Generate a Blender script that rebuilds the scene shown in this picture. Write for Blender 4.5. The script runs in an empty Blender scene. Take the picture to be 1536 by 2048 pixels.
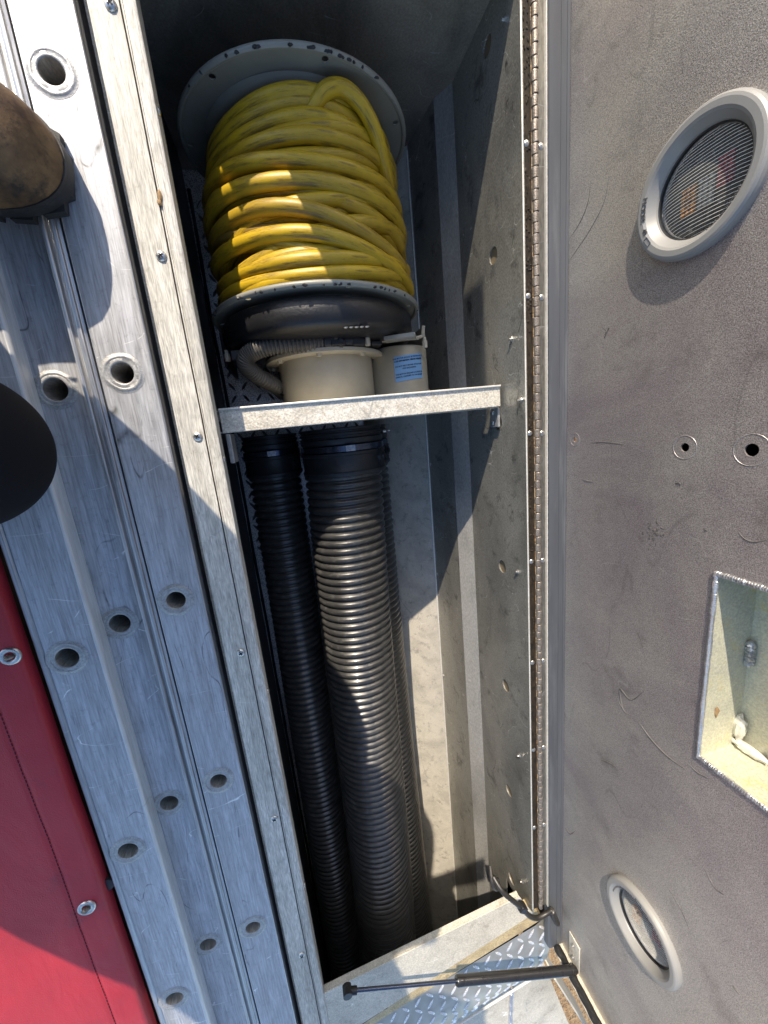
import bpy, bmesh, math, random
from math import sin, cos, pi, radians, atan2, sqrt
from mathutils import Vector, Matrix, noise
from mathutils.geometry import delaunay_2d_cdt
random.seed(7)
sc = bpy.context.scene
col = sc.collection

# ------------------------------------------------------------------ camera
# x: across the truck, y: along the truck (up in the picture), z: up; z = 0 is the rim of the open compartment
CAM_Z = 0.55
R = Matrix(((0.9657169, 0.14383194, -0.21610933),
            (-0.09609892, 0.97140956, 0.21709093),
            (0.24115528, -0.18888051, 0.95192872)))
cd = bpy.data.cameras.new('camera'); cam = bpy.data.objects.new('camera', cd); col.objects.link(cam)
cam.matrix_world = Matrix.Translation((0, 0, CAM_Z)) @ R.to_4x4()
cd.sensor_fit = 'VERTICAL'; cd.sensor_height = 36; cd.lens = 750 / 2048 * 36
cd.clip_start = 0.01; cd.clip_end = 500
sc.camera = cam

# ------------------------------------------------------------------ light
SUN = Vector((-0.45, 1.60, 1.0)).normalized()          # towards the sun
elev = math.asin(SUN.z); azim = atan2(SUN.x, SUN.y)
w = bpy.data.worlds.new('World'); sc.world = w; w.use_nodes = True
nt = w.node_tree
bg = nt.nodes['Background']
sky = nt.nodes.new('ShaderNodeTexSky'); sky.sky_type = 'NISHITA'; sky.sun_disc = False
sky.sun_elevation = elev; sky.sun_rotation = azim
sky.air_density = 1.0; sky.dust_density = 1.0; sky.ozone_density = 1.5
nt.links.new(sky.outputs[0], bg.inputs[0]); bg.inputs[1].default_value = 0.15
sl = bpy.data.lights.new('sun', 'SUN'); so = bpy.data.objects.new('sun', sl); col.objects.link(so)
sl.energy = 3.7; sl.angle = radians(0.5); sl.color = (1.0, 0.87, 0.70)
so.rotation_euler = SUN.to_track_quat('Z', 'Y').to_euler()
sc.view_settings.view_transform = 'Standard'; sc.view_settings.look = 'None'
sc.view_settings.exposure = 0.98; sc.view_settings.gamma = 1.0

# ------------------------------------------------------------------ materials
def srgb(r, g, b):
    f = lambda c: (c / 255 / 12.92) if c / 255 <= 0.04045 else ((c / 255 + 0.055) / 1.055) ** 2.4
    return (f(r), f(g), f(b), 1)

class NT:
    def __init__(s, name):
        s.m = bpy.data.materials.new(name); s.m.use_nodes = True; s.t = s.m.node_tree
        s.b = s.t.nodes['Principled BSDF']; s.tc = s.t.nodes.new('ShaderNodeTexCoord')
    def n(s, typ, **kw):
        x = s.t.nodes.new(typ)
        for k, v in kw.items(): setattr(x, k, v)
        return x
    def link(s, a, b): s.t.links.new(a, b)
    def coord(s, scale=(1, 1, 1), rot=(0, 0, 0)):
        m = s.n('ShaderNodeMapping'); m.inputs['Scale'].default_value = scale; m.inputs['Rotation'].default_value = rot
        s.link(s.tc.outputs['Object'], m.inputs[0]); return m.outputs[0]
    def noise(s, scale, detail=4, rough=0.6, stretch=(1, 1, 1), rot=(0, 0, 0), dist=0):
        x = s.n('ShaderNodeTexNoise'); x.inputs['Scale'].default_value = scale
        x.inputs['Detail'].default_value = detail; x.inputs['Roughness'].default_value = rough
        x.inputs['Distortion'].default_value = dist
        s.link(s.coord(stretch, rot), x.inputs['Vector']); return x.outputs['Fac']
    def ramp(s, fac, pts):
        r = s.n('ShaderNodeValToRGB'); el = r.color_ramp.elements
        while len(el) < len(pts): el.new(0.5)
        for e, (p, c) in zip(el, pts):
            e.position = p; e.color = c if isinstance(c, tuple) else (c, c, c, 1)
        s.link(fac, r.inputs[0]); return r.outputs[0]
    def mix(s, fac, a, b, mode='MIX'):
        x = s.n('ShaderNodeMix'); x.data_type = 'RGBA'; x.blend_type = mode
        for inp, v in ((x.inputs[0], fac), (x.inputs[6], a), (x.inputs[7], b)):
            if isinstance(v, (int, float)): inp.default_value = v
            elif isinstance(v, tuple): inp.default_value = v
            else: s.link(v, inp)
        return x.outputs[2]
    def math(s, op, a, b=0.0):
        x = s.n('ShaderNodeMath'); x.operation = op
        for inp, v in ((x.inputs[0], a), (x.inputs[1], b)):
            if isinstance(v, (int, float)): inp.default_value = v
            else: s.link(v, inp)
        return x.outputs[0]
    def set(s, k, v):
        i = s.b.inputs[k]
        if isinstance(v, (int, float, tuple)): i.default_value = v
        else: s.link(v, i)
    def bump(s, h, strength=0.3, dist=0.001):
        x = s.n('ShaderNodeBump'); x.inputs['Strength'].default_value = strength; x.inputs['Distance'].default_value = dist
        s.link(h, x.inputs['Height']); s.link(x.outputs[0], s.b.inputs['Normal'])

def metal(name, base, rough=0.45, met=0.7, streak=(1, 1, 1), grain=900, grain_amt=0.35, stain=(0.25, 0.24, 0.22, 1),
          stain_amt=0.5, stain_scale=14, scratch=0.5, bump=0.25, dirt=None, dirt_amt=0.0, scr_dark=0.25, scr_scale=9, spec=0.0, bdist=0.0006):
    t = NT(name)
    big = t.noise(stain_scale, 7, 0.65, streak, dist=0.5)
    c = t.mix(t.ramp(big, [(0.42, 0.0), (0.72, stain_amt)]), base, stain)
    fine = t.noise(grain, 2, 0.7, streak)
    c = t.mix(grain_amt, c, t.mix(1.0, c, t.ramp(fine, [(0.3, 0.35), (0.7, 1.5)]), 'MULTIPLY'))
    if scratch > 0:
        n1 = t.noise(scr_scale, 2, 0.4, (1, 0.35, 1), (0.3, 0.2, 0.5)); n2 = t.noise(scr_scale * 1.7, 2, 0.3, (0.4, 1.3, 1), (0, 0.5, 1.1))
        l1 = t.ramp(t.math('ABSOLUTE', t.math('SUBTRACT', n1, 0.5)), [(0.0, 1.0), (0.0035, 0.0)])
        l2 = t.ramp(t.math('ABSOLUTE', t.math('SUBTRACT', n2, 0.5)), [(0.0, 1.0), (0.003, 0.0)])
        mk = t.ramp(t.noise(22, 3, 0.6), [(0.48, 0.0), (0.58, 1.0)]); mk2 = t.ramp(t.noise(31, 3, 0.6, rot=(1, 0, 0)), [(0.5, 0.0), (0.6, 1.0)])
        c = t.mix(t.math('MULTIPLY', t.math('MULTIPLY', l1, mk), scratch), c, (scr_dark, scr_dark, scr_dark * 0.95, 1))
        c = t.mix(t.math('MULTIPLY', t.math('MULTIPLY', l2, mk2), scratch), c, (0.9, 0.9, 0.88, 1))
    if dirt:
        d = t.ramp(t.noise(stain_scale * 3.1, 6, 0.75), [(0.55, 0.0), (0.68, dirt_amt)])
        c = t.mix(d, c, dirt)
    t.set('Base Color', c); t.set('Metallic', met)
    t.set('Roughness', t.math('ADD', t.math('MULTIPLY', fine, 0.25), rough - 0.12))
    if spec: t.set('Specular IOR Level', spec)
    h = t.math('ADD', fine, t.math('MULTIPLY', t.noise(6, 2), 2.0))
    t.bump(h, bump, bdist)
    return t.m

def paint(name, base, rough=0.5, var=0.25, scale=20, grain=400, bump=0.1, dark=None, dark_amt=0.5, dark_pos=(0.55, 0.7), met=0.0, spec=0.5, streak=(1, 1, 1), coat=0):
    t = NT(name)
    n = t.noise(scale, 5, 0.65, streak)
    c = t.mix(1.0, base, t.ramp(n, [(0.3, 1 - var), (0.7, 1 + var)]), 'MULTIPLY')
    if dark: c = t.mix(t.ramp(t.noise(scale * 2.3, 6, 0.7, streak), [(dark_pos[0], 0.0), (dark_pos[1], dark_amt)]), c, dark)
    t.set('Base Color', c); t.set('Roughness', t.math('ADD', t.math('MULTIPLY', n, 0.2), rough - 0.1)); t.set('Metallic', met)
    t.set('Specular IOR Level', spec)
    if coat: t.set('Coat Weight', coat)
    t.bump(t.noise(grain, 3, 0.6), bump, 0.0006)
    return t.m

M = {}
M['ladder'] = metal('ladder_aluminium', (0.47, 0.48, 0.505, 1), 0.56, 0.45, (1, 0.05, 1), 420, 0.45, (0.28, 0.275, 0.27, 1), 0.85, 40, 0.9, 0.20, (0.16, 0.16, 0.17, 1), 0.35, 0.10, 11)
M['ladder_lip'] = metal('ladder_lip_aluminium', (0.50, 0.50, 0.50, 1), 0.40, 0.8, (1, 0.06, 1), 420, 0.3, (0.22, 0.22, 0.23, 1), 0.8, 30, 0.3, 0.2)
M['rung'] = metal('rung_aluminium', (0.50, 0.48, 0.44, 1), 0.5, 0.6, (1, 1, 0.3), 500, 0.4, (0.2, 0.18, 0.15, 1), 0.8, 60, 0.2, 0.5)
M['collar'] = metal('rung_collar', (0.42, 0.42, 0.41, 1), 0.5, 0.45, (1, 1, 1), 500, 0.4, (0.26, 0.26, 0.26, 1), 0.8, 90, 0.0, 0.5)
M['rim'] = metal('rim_aluminium', (0.60, 0.58, 0.52, 1), 0.62, 0.12, (1, 0.08, 1), 620, 0.6, (0.30, 0.28, 0.235, 1), 0.85, 30, 0.3, 0.7, (0.2, 0.17, 0.12, 1), 0.35)
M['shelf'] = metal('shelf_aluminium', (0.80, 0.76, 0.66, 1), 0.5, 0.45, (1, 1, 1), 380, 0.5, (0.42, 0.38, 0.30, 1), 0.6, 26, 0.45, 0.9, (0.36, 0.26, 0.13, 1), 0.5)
M['wall'] = metal('wall_aluminium', (0.42, 0.41, 0.37, 1), 0.38, 0.6, (1, 0.45, 1), 700, 0.6, (0.15, 0.15, 0.14, 1), 0.75, 7, 1.0, 0.6, (0.06, 0.06, 0.06, 1), 0.7, 0.08, 14)
M['wall_band'] = metal('wall_band_aluminium', (0.52, 0.515, 0.49, 1), 0.36, 0.5, (1, 0.3, 1), 520, 0.4, (0.2, 0.2, 0.2, 1), 0.7, 11, 0.6, 0.4)
M['floorstrip'] = metal('floor_aluminium', (0.74, 0.70, 0.61, 1), 0.48, 0.3, (1, 1, 1), 600, 0.3, (0.42, 0.40, 0.35, 1), 0.7, 16, 0.6, 0.4, (0.15, 0.14, 0.13, 1), 0.5)
M['endwall'] = metal('end_wall_metal', (0.36, 0.33, 0.27, 1), 0.5, 0.4, (1, 1, 1), 300, 0.4, (0.08, 0.08, 0.075, 1), 0.7, 7, 0.4, 0.5)
M['door'] = metal('door_aluminium', (0.49, 0.465, 0.435, 1), 0.38, 0.60, (1, 1, 1), 900, 0.9, (0.32, 0.28, 0.295, 1), 0.95, 3.6, 0.25, 0.6, (0.14, 0.13, 0.12, 1), 0.35, 0.06, 6, 0.0, 0.0006)
M['hinge_strip'] = metal('hinge_strip', (0.030, 0.022, 0.014, 1), 0.6, 0.0, (1, 0.4, 1), 300, 0.8, (0.010, 0.008, 0.007, 1), 0.95, 60, 0.0, 0.5, spec=0.3)
M['knuckle'] = metal('knuckle_metal', (0.33, 0.29, 0.25, 1), 0.45, 0.6, (1, 1, 1), 500, 0.6, (0.10, 0.07, 0.05, 1), 0.8, 70, 0.0, 0.7)
M['leaf2'] = metal('hinge_leaf', (0.26, 0.25, 0.22, 1), 0.4, 0.8, (1, 0.2, 1), 400, 0.4, (0.12, 0.11, 0.10, 1), 0.6, 30, 0.3, 0.4)
M['edge'] = metal('bright_edge', (0.78, 0.76, 0.70, 1), 0.4, 0.3, (1, 1, 1), 400, 0.2, (0.5, 0.48, 0.42, 1), 0.5, 40, 0.0, 0.2)
M['gasket'] = paint('door_gasket_rubber', (0.075, 0.082, 0.095, 1), 0.55, 0.2, 18, 300, 0.15, (0.14, 0.15, 0.16, 1), 0.5, streak=(1, 0.1, 1))
M['seal'] = paint('black_seal', (0.012, 0.012, 0.013, 1), 0.4, 0.3, 60, 200, 0.5, (0.08, 0.07, 0.06, 1), 0.4)
M['screw'] = metal('screw_steel', (0.62, 0.61, 0.58, 1), 0.3, 0.9, (1, 1, 1), 600, 0.2, (0.3, 0.28, 0.25, 1), 0.5, 200, 0.0, 0.2)
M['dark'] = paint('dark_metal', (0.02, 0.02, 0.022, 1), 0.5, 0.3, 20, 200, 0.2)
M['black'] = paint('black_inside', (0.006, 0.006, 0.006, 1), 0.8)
M['diamond_floor'] = metal('diamond_floor_plate', (0.82, 0.81, 0.80, 1), 0.28, 0.6, (1, 1, 1), 500, 0.12, (0.5, 0.5, 0.5, 1), 0.7, 12, 0.0, 0.08)
M['diamond'] = metal('diamond_plate', (0.27, 0.25, 0.21, 1), 0.38, 0.35, (1, 1, 1), 500, 0.15, (0.42, 0.41, 0.38, 1), 0.8, 12, 0.0, 0.08)
M['plain'] = metal('plain_plate', (0.56, 0.53, 0.45, 1), 0.6, 0.12, (1, 1, 1), 420, 0.45, (0.33, 0.31, 0.26, 1), 0.8, 9, 0.8, 0.35, (0.16, 0.13, 0.09, 1), 0.4, spec=0.22)
M['flange'] = paint('reel_flange_paint', (0.25, 0.25, 0.215, 1), 0.42, 0.12, 14, 300, 0.15, (0.015, 0.015, 0.015, 1), 0.9, (0.70, 0.72))
M['guard'] = paint('black_textured_guard', (0.012, 0.0125, 0.014, 1), 0.40, 0.2, 24, 170, 0.9, (0.06, 0.06, 0.06, 1), 0.5, (0.68, 0.75))
M['cream'] = paint('cream_enamel', (0.50, 0.46, 0.36, 1), 0.45, 0.08, 30, 300, 0.12, (0.22, 0.17, 0.12, 1), 0.5, (0.68, 0.74))
M['motor'] = paint('motor_enamel', (0.42, 0.385, 0.30, 1), 0.45, 0.1, 30, 300, 0.12, (0.16, 0.12, 0.08, 1), 0.5, (0.64, 0.74))
M['bezel_ink'] = paint('moulded_lettering', (0.10, 0.10, 0.105, 1), 0.5)
M['sticker'] = paint('blue_sticker', (0.20, 0.42, 0.74, 1), 0.5, 0.08, 60, 200, 0.05)
M['ink'] = paint('dark_ink', (0.02, 0.03, 0.06, 1), 0.6)
M['conduit'] = paint('grey_conduit', (0.105, 0.10, 0.09, 1), 0.42, 0.15, 50, 300, 0.1)
M['hose'] = paint('black_hose', (0.034, 0.034, 0.033, 1), 0.34, 0.3, 30, 500, 0.25, (0.12, 0.118, 0.11, 1), 0.55, (0.52, 0.70), coat=0.25, streak=(1, 1.6, 1))
M['rubber'] = paint('black_rubber', (0.016, 0.017, 0.019, 1), 0.42, 0.3, 40, 300, 0.35, (0.10, 0.095, 0.09, 1), 0.5, (0.62, 0.75))
M['cable_loom'] = paint('loom_plastic', (0.02, 0.018, 0.016, 1), 0.4, 0.3, 60)
M['strut_body'] = paint('black_strut', (0.014, 0.014, 0.015, 1), 0.28, 0.2, 30, 500, 0.01, coat=0.4)
M['strut_rod'] = metal('strut_rod', (0.10, 0.12, 0.17, 1), 0.22, 0.9, (1, 1, 1), 800, 0.1, (0.05, 0.05, 0.06, 1), 0.3, 40, 0, 0.05)
M['tarp'] = None
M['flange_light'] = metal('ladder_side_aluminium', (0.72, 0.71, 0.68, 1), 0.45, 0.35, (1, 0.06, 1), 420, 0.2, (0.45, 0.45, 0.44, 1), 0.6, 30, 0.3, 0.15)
M['bezel'] = paint('grey_bezel_plastic', (0.25, 0.25, 0.243, 1), 0.42, 0.05, 14, 300, 0.06, (0.25, 0.24, 0.22, 1), 0.3, (0.7, 0.8))
M['lens_dark'] = paint('lamp_reflector', (0.030, 0.030, 0.029, 1), 0.40, 0.6, 60, 260, 0.6, (0.22, 0.22, 0.20, 1), 0.6, (0.57, 0.68))
M['rib'] = paint('lens_rib', (0.80, 0.79, 0.75, 1), 0.2, 0.1, 60)
M['amber'] = paint('glossy_amber', (0.36, 0.14, 0.008, 1), 0.3, 0.8, 120, 300, 0.8)
M['red'] = paint('glossy_red', (0.20, 0.008, 0.016, 1), 0.3, 0.8, 120, 300, 0.8)
M['clearled'] = paint('clear_led_lens', (0.20, 0.21, 0.19, 1), 0.25, 0.5, 150, 300, 1.0)
M['recess'] = metal('recess_sheet', (0.60, 0.59, 0.46, 1), 0.5, 0.35, (1, 1, 1), 420, 0.35, (0.42, 0.43, 0.38, 1), 0.7, 9, 0.3, 0.5, (0.62, 0.52, 0.16, 1), 0.6)
M['tan_dull'] = paint('dull_tan_liner', (0.17, 0.13, 0.075, 1), 0.7, 0.3, 30)
M['tan'] = metal('yellowed_step', (0.50, 0.40, 0.22, 1), 0.6, 0.1, (1, 1, 1), 300, 0.5, (0.25, 0.18, 0.08, 1), 0.8, 40, 0, 0.6)
M['scuff'] = paint('dark_scuff', (0.10, 0.095, 0.09, 1), 0.6, 0.5, 120)
M['tread_dark'] = metal('worn_tread', (0.22, 0.22, 0.22, 1), 0.35, 0.5, (1, 1, 1), 500, 0.2, (0.10, 0.10, 0.10, 1), 0.6, 30, 0.0, 0.1)
M['weld'] = metal('weld_bead', (0.55, 0.56, 0.58, 1), 0.32, 0.8, (1, 1, 1), 700, 0.3, (0.3, 0.3, 0.32, 1), 0.5, 60, 0, 0.5)
M['putty'] = paint('white_sealant', (0.62, 0.60, 0.52, 1), 0.6, 0.15, 80, 200, 0.6)
M['wood'] = paint('weathered_wood', (0.26, 0.17, 0.08, 1), 0.7, 0.4, 20, 200, 0.6, (0.06, 0.04, 0.02, 1), 0.8, (0.5, 0.65), streak=(0.3, 4, 1))
M['leaf'] = paint('dry_leaf', (0.30, 0.19, 0.09, 1), 0.8, 0.4, 200, 900, 0.8)
M['sole'] = paint('boot_sole_rubber', (0.022, 0.021, 0.020, 1), 0.6, 0.3, 50, 300, 0.4, (0.07, 0.06, 0.05, 1), 0.5, (0.55, 0.7))
M['trouser'] = paint('navy_trouser_cloth', (0.007, 0.007, 0.009, 1), 0.85, 0.15, 12, 1400, 0.25, spec=0.2)
M['shirt'] = paint('navy_shirt_cloth', (0.02, 0.025, 0.05, 1), 0.85, 0.15, 12, 1400, 0.3, spec=0.2)
M['skin'] = paint('skin', (0.50, 0.30, 0.21, 1), 0.5, 0.1, 20, 600, 0.15)
M['hair'] = paint('hair', (0.03, 0.02, 0.012, 1), 0.6, 0.3, 90, 500, 0.6)
M['taped'] = paint('buckle_label', (0.30, 0.30, 0.32, 1), 0.3, 0.6, 200, 400, 0.6, met=0.6)

def mk_tarp():
    t = NT('red_vinyl'); n = t.noise(5, 5, 0.6); f = t.noise(700, 2, 0.5)
    c = t.mix(t.ramp(n, [(0.35, 0.0), (0.75, 1.0)]), (0.45, 0.024, 0.036, 1), (0.31, 0.018, 0.028, 1))
    c = t.mix(t.ramp(t.noise(9, 6, 0.7, rot=(0, 0, 1)), [(0.60, 0.0), (0.74, 0.55)]), c, (0.10, 0.03, 0.035, 1))
    t.set('Base Color', c); t.set('Roughness', 0.55)
    t.bump(t.math('ADD', f, t.math('MULTIPLY', t.noise(14, 3, 0.5, (1, 0.4, 1), dist=0.6), 9)), 0.5, 0.0012); return t.m
M['tarp'] = mk_tarp()
def mk_cable():
    t = NT('yellow_cable_jacket'); n = t.noise(26, 5, 0.65); s = t.noise(240, 3, 0.7, (1, 0.25, 1))
    c = t.mix(t.ramp(n, [(0.35, 0.0), (0.7, 1.0)]), (0.57, 0.375, 0.012, 1), (0.45, 0.295, 0.014, 1))
    # scuffs run along the jacket: uv x goes along the cable, uv y round it
    mp = t.n('ShaderNodeMapping'); mp.inputs['Scale'].default_value = (16, 9, 1); t.link(t.tc.outputs['UV'], mp.inputs[0])
    u = t.n('ShaderNodeTexNoise'); u.inputs['Scale'].default_value = 1.0; u.inputs['Detail'].default_value = 6; u.inputs['Roughness'].default_value = 0.75
    t.link(mp.outputs[0], u.inputs['Vector'])
    c = t.mix(t.ramp(u.outputs['Fac'], [(0.49, 0.0), (0.63, 0.85)]), c, (0.13, 0.085, 0.02, 1))
    vc = t.n('ShaderNodeAttribute', attribute_name='wear')
    c = t.mix(vc.outputs['Fac'], c, (0.16, 0.10, 0.035, 1))
    t.set('Base Color', c); t.set('Roughness', t.math('ADD', t.math('MULTIPLY', s, 0.3), 0.28)); t.bump(s, 0.2, 0.0008); return t.m
M['cable'] = mk_cable()
def mk_boot():
    t = NT('boot_leather'); n = t.noise(16, 5, 0.65); n2 = t.noise(30, 6, 0.7, rot=(1, 1, 0))
    c = t.mix(t.ramp(n, [(0.38, 0.0), (0.62, 1.0)]), (0.035, 0.015, 0.006, 1), (0.22, 0.13, 0.055, 1))
    c = t.mix(t.ramp(n2, [(0.5, 0.0), (0.64, 0.9)]), c, (0.018, 0.014, 0.011, 1))
    t.set('Base Color', c); t.set('Roughness', 0.62); t.bump(t.noise(260, 4, 0.7), 0.5, 0.0008); return t.m
M['boot'] = mk_boot()
def mk_ground():
    t = NT('straw_ground'); n = t.noise(9, 6, 0.7, (1, 3, 1), (0, 0, 0.6), 1.5); n2 = t.noise(12, 6, 0.7, (4, 1, 1), (0, 0, 0.3), 1.0)
    c = t.mix(t.ramp(n, [(0.4, 0.0), (0.6, 1.0)]), (0.06, 0.03, 0.014, 1), (0.46, 0.26, 0.10, 1))
    c = t.mix(t.ramp(n2, [(0.45, 0.0), (0.6, 0.6)]), c, (0.55, 0.42, 0.24, 1))
    t.set('Base Color', c); t.set('Roughness', 0.9); t.bump(n, 1.0, 0.03); return t.m
M['ground'] = mk_ground()

# ------------------------------------------------------------------ mesh helpers
class MB:
    def __init__(s): s.v = []; s.f = []; s.uv = None; s.w = None
    def add(s, vs, fs):
        o = len(s.v); s.v += [tuple(v) for v in vs]; s.f += [tuple(i + o for i in f) for f in fs]; return s
    def box(s, x0, x1, y0, y1, z0, z1, rot=None, piv=None):
        vs = [(x, y, z) for x in (x0, x1) for y in (y0, y1) for z in (z0, z1)]
        if rot is not None:
            p = Vector(piv) if piv else Vector(((x0 + x1) / 2, (y0 + y1) / 2, (z0 + z1) / 2)); vs = [p + rot @ (Vector(v) - p) for v in vs]
        return s.add(vs, [(0, 1, 3, 2), (4, 6, 7, 5), (0, 4, 5, 1), (2, 3, 7, 6), (0, 2, 6, 4), (1, 5, 7, 3)])
    def prism(s, prof, y0, y1, caps=True):          # closed profile in x,z swept along y
        n = len(prof); vs = [(x, y0, z) for x, z in prof] + [(x, y1, z) for x, z in prof]
        fs = [(i, (i + 1) % n, n + (i + 1) % n, n + i) for i in range(n)]
        if caps: fs += [tuple(range(n))[::-1], tuple(range(n, 2 * n))]
        return s.add(vs, fs)
    def sheet(s, prof, ys, closed=False):           # open profile swept through several y stations; prof is list or function(y)
        st = [(y, prof(y) if callable(prof) else prof) for y in ys]; n = len(st[0][1])
        vs = [(x, y, z) for y, p in st for x, z in p]; fs = []
        for j in range(len(st) - 1):
            for i in range(n if closed else n - 1):
                a = j * n + i; b = j * n + (i + 1) % n; fs.append((a, b, b + n, a + n))
        return s.add(vs, fs)
    def lathe(s, prof, c, axis='Y', seg=48, a0=0, a1=2 * pi, cap0=False, cap1=False):   # prof (t along axis, radius)
        full = abs(a1 - a0 - 2 * pi) < 1e-6; m = seg if full else seg + 1; vs = []
        for t, r in prof:
            for k in range(m):
                a = a0 + (a1 - a0) * k / seg; u, v = r * cos(a), r * sin(a)
                vs.append({'Y': (c[0] + u, c[1] + t, c[2] + v), 'X': (c[0] + t, c[1] + u, c[2] + v), 'Z': (c[0] + u, c[1] + v, c[2] + t)}[axis])
        fs = []
        for j in range(len(prof) - 1):
            for k in range(seg):
                k2 = (k + 1) % m if full else k + 1; fs.append((j * m + k, j * m + k2, (j + 1) * m + k2, (j + 1) * m + k))
        if cap0: fs.append(tuple(range(m))[::-1])
        if cap1: fs.append(tuple((len(prof) - 1) * m + k for k in range(m)))
        return s.add(vs, fs)
    def tube(s, pts, r, seg=10, caps=True, uv=False):
        P = [Vector(p) for p in pts]; n = len(P); rr = r if callable(r) else (lambda i: r if not isinstance(r, (list, tuple)) else r[i])
        T = [(P[min(i + 1, n - 1)] - P[max(i - 1, 0)]).normalized() for i in range(n)]
        up = Vector((0, 0, 1)) if abs(T[0].z) < 0.9 else Vector((1, 0, 0)); N = (up - T[0] * up.dot(T[0])).normalized(); vs = []
        L = 0.0; ls = []
        for i in range(n):
            N = (N - T[i] * N.dot(T[i])).normalized(); B = T[i].cross(N)
            if i: L += (P[i] - P[i - 1]).length
            ls.append(L)
            for k in range(seg):
                a = 2 * pi * k / seg; vs.append(P[i] + (N * cos(a) + B * sin(a)) * rr(i))
        fs = []; 
        for i in range(n - 1):
            for k in range(seg): fs.append((i * seg + k, i * seg + (k + 1) % seg, (i + 1) * seg + (k + 1) % seg, (i + 1) * seg + k))
        if uv:
            if s.uv is None: s.uv = []
            for i in range(n - 1):
                for k in range(seg): s.uv += [(ls[i], k / seg), (ls[i], (k + 1) / seg), (ls[i + 1], (k + 1) / seg), (ls[i + 1], k / seg)]
            caps = False
        if caps: fs += [tuple(range(seg))[::-1], tuple((n - 1) * seg + k for k in range(seg))]
        return s.add(vs, fs)
    def blob(s, c, rx, ry, rz, seg=14, rings=8, jit=0.0):
        vs = []; c = Vector(c)
        for j in range(rings + 1):
            th = pi * j / rings
            for k in range(seg):
                a = 2 * pi * k / seg; d = Vector((sin(th) * cos(a), sin(th) * sin(a), cos(th)))
                q = 1 + jit * noise.noise(d * 2.3 + c * 50); vs.append(c + Vector((d.x * rx * q, d.y * ry * q, d.z * rz * q)))
        fs = [(j * seg + k, j * seg + (k + 1) % seg, (j + 1) * seg + (k + 1) % seg, (j + 1) * seg + k) for j in range(rings) for k in range(seg)]
        return s.add(vs, fs)
    def xform(s, fn): s.v = [tuple(fn(Vector(v))) for v in s.v]; return s

def mesh_of(name, mb, m, angle=35, fix=True):
    me = bpy.data.meshes.new(name); me.from_pydata(mb.v, [], mb.f)
    if mb.uv:
        ul = me.uv_layers.new(name='UVMap'); k = 0
        for i, l in enumerate(me.loops):
            if i < len(mb.uv): ul.data[i].uv = mb.uv[i]
    if mb.w:
        at = me.attributes.new('wear', 'FLOAT', 'POINT')
        at.data.foreach_set('value', mb.w[:len(me.vertices)])
    if fix:
        bm = bmesh.new(); bm.from_mesh(me); bmesh.ops.remove_doubles(bm, verts=bm.verts, dist=1e-6)
        bmesh.ops.recalc_face_normals(bm, faces=bm.faces); bm.to_mesh(me); bm.free()
    if m is not None: me.materials.append(M[m] if isinstance(m, str) else m)
    me.polygons.foreach_set('use_smooth', [True] * len(me.polygons)); me.set_sharp_from_angle(angle=radians(angle))
    return me
def obj(name, mb, m, parent=None, bevel=0, angle=35, fix=True, label=None, kind=None):
    me = mb if isinstance(mb, bpy.types.Mesh) else mesh_of(name, mb, m, angle, fix)
    o = bpy.data.objects.new(name, me); col.objects.link(o)
    if parent: o.parent = parent; o.matrix_parent_inverse = parent.matrix_world.inverted() if parent.type == 'EMPTY' and False else Matrix.Identity(4)
    if parent:                                        # meshes are written in world coordinates: undo the parents' places
        p = parent; off = Vector((0, 0, 0))
        while p: off += p.location; p = p.parent
        o.location = -off if not getattr(me, 'is_local', False) else (0, 0, 0)
    if bevel:
        b = o.modifiers.new('bevel', 'BEVEL'); b.width = bevel; b.segments = 2; b.limit_method = 'ANGLE'; b.angle_limit = radians(40)
    if label: o['label'] = label
    if kind: o['kind'] = kind
    return o
def thing(name, label, cat, loc=(0, 0, 0), group=None):
    o = bpy.data.objects.new(name, None); col.objects.link(o); o.location = loc; o.empty_display_size = 0.05
    o['label'] = label; o['category'] = cat
    if group: o['group'] = group
    return o
def tag(o, label, cat, group=None):
    o['label'] = label; o['category'] = cat
    if group: o['group'] = group
    return o
def place(name, me, parent, loc, rot=None):           # shared mesh data, mesh written about its own origin
    o = bpy.data.objects.new(name, me); col.objects.link(o); o.parent = parent
    p = parent; off = Vector((0, 0, 0))
    while p: off += p.location; p = p.parent
    o.location = Vector(loc) - off
    if rot is not None: o.rotation_euler = rot
    return o

def smooth(pts, n=8):
    P = [Vector(p) for p in pts]; out = []
    for i in range(len(P) - 1):
        p0, p1, p2, p3 = P[max(i - 1, 0)], P[i], P[i + 1], P[min(i + 2, len(P) - 1)]
        for k in range(n):
            t = k / n; out.append(0.5 * ((2 * p1) + (p2 - p0) * t + (2 * p0 - 5 * p1 + 4 * p2 - p3) * t * t + (3 * p1 - p0 - 3 * p2 + p3) * t ** 3))
    out.append(P[-1]); return out
def circle(u, v, ru, rv=None, n=28): rv = rv or ru; return [(u + ru * cos(2 * pi * k / n), v + rv * sin(2 * pi * k / n)) for k in range(n)]
def inside(p, poly):
    x, y = p; c = False; j = len(poly) - 1
    for i in range(len(poly)):
        xi, yi = poly[i]; xj, yj = poly[j]
        if (yi > y) != (yj > y) and x < (xj - xi) * (y - yi) / (yj - yi) + xi: c = not c
        j = i
    return c
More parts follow.
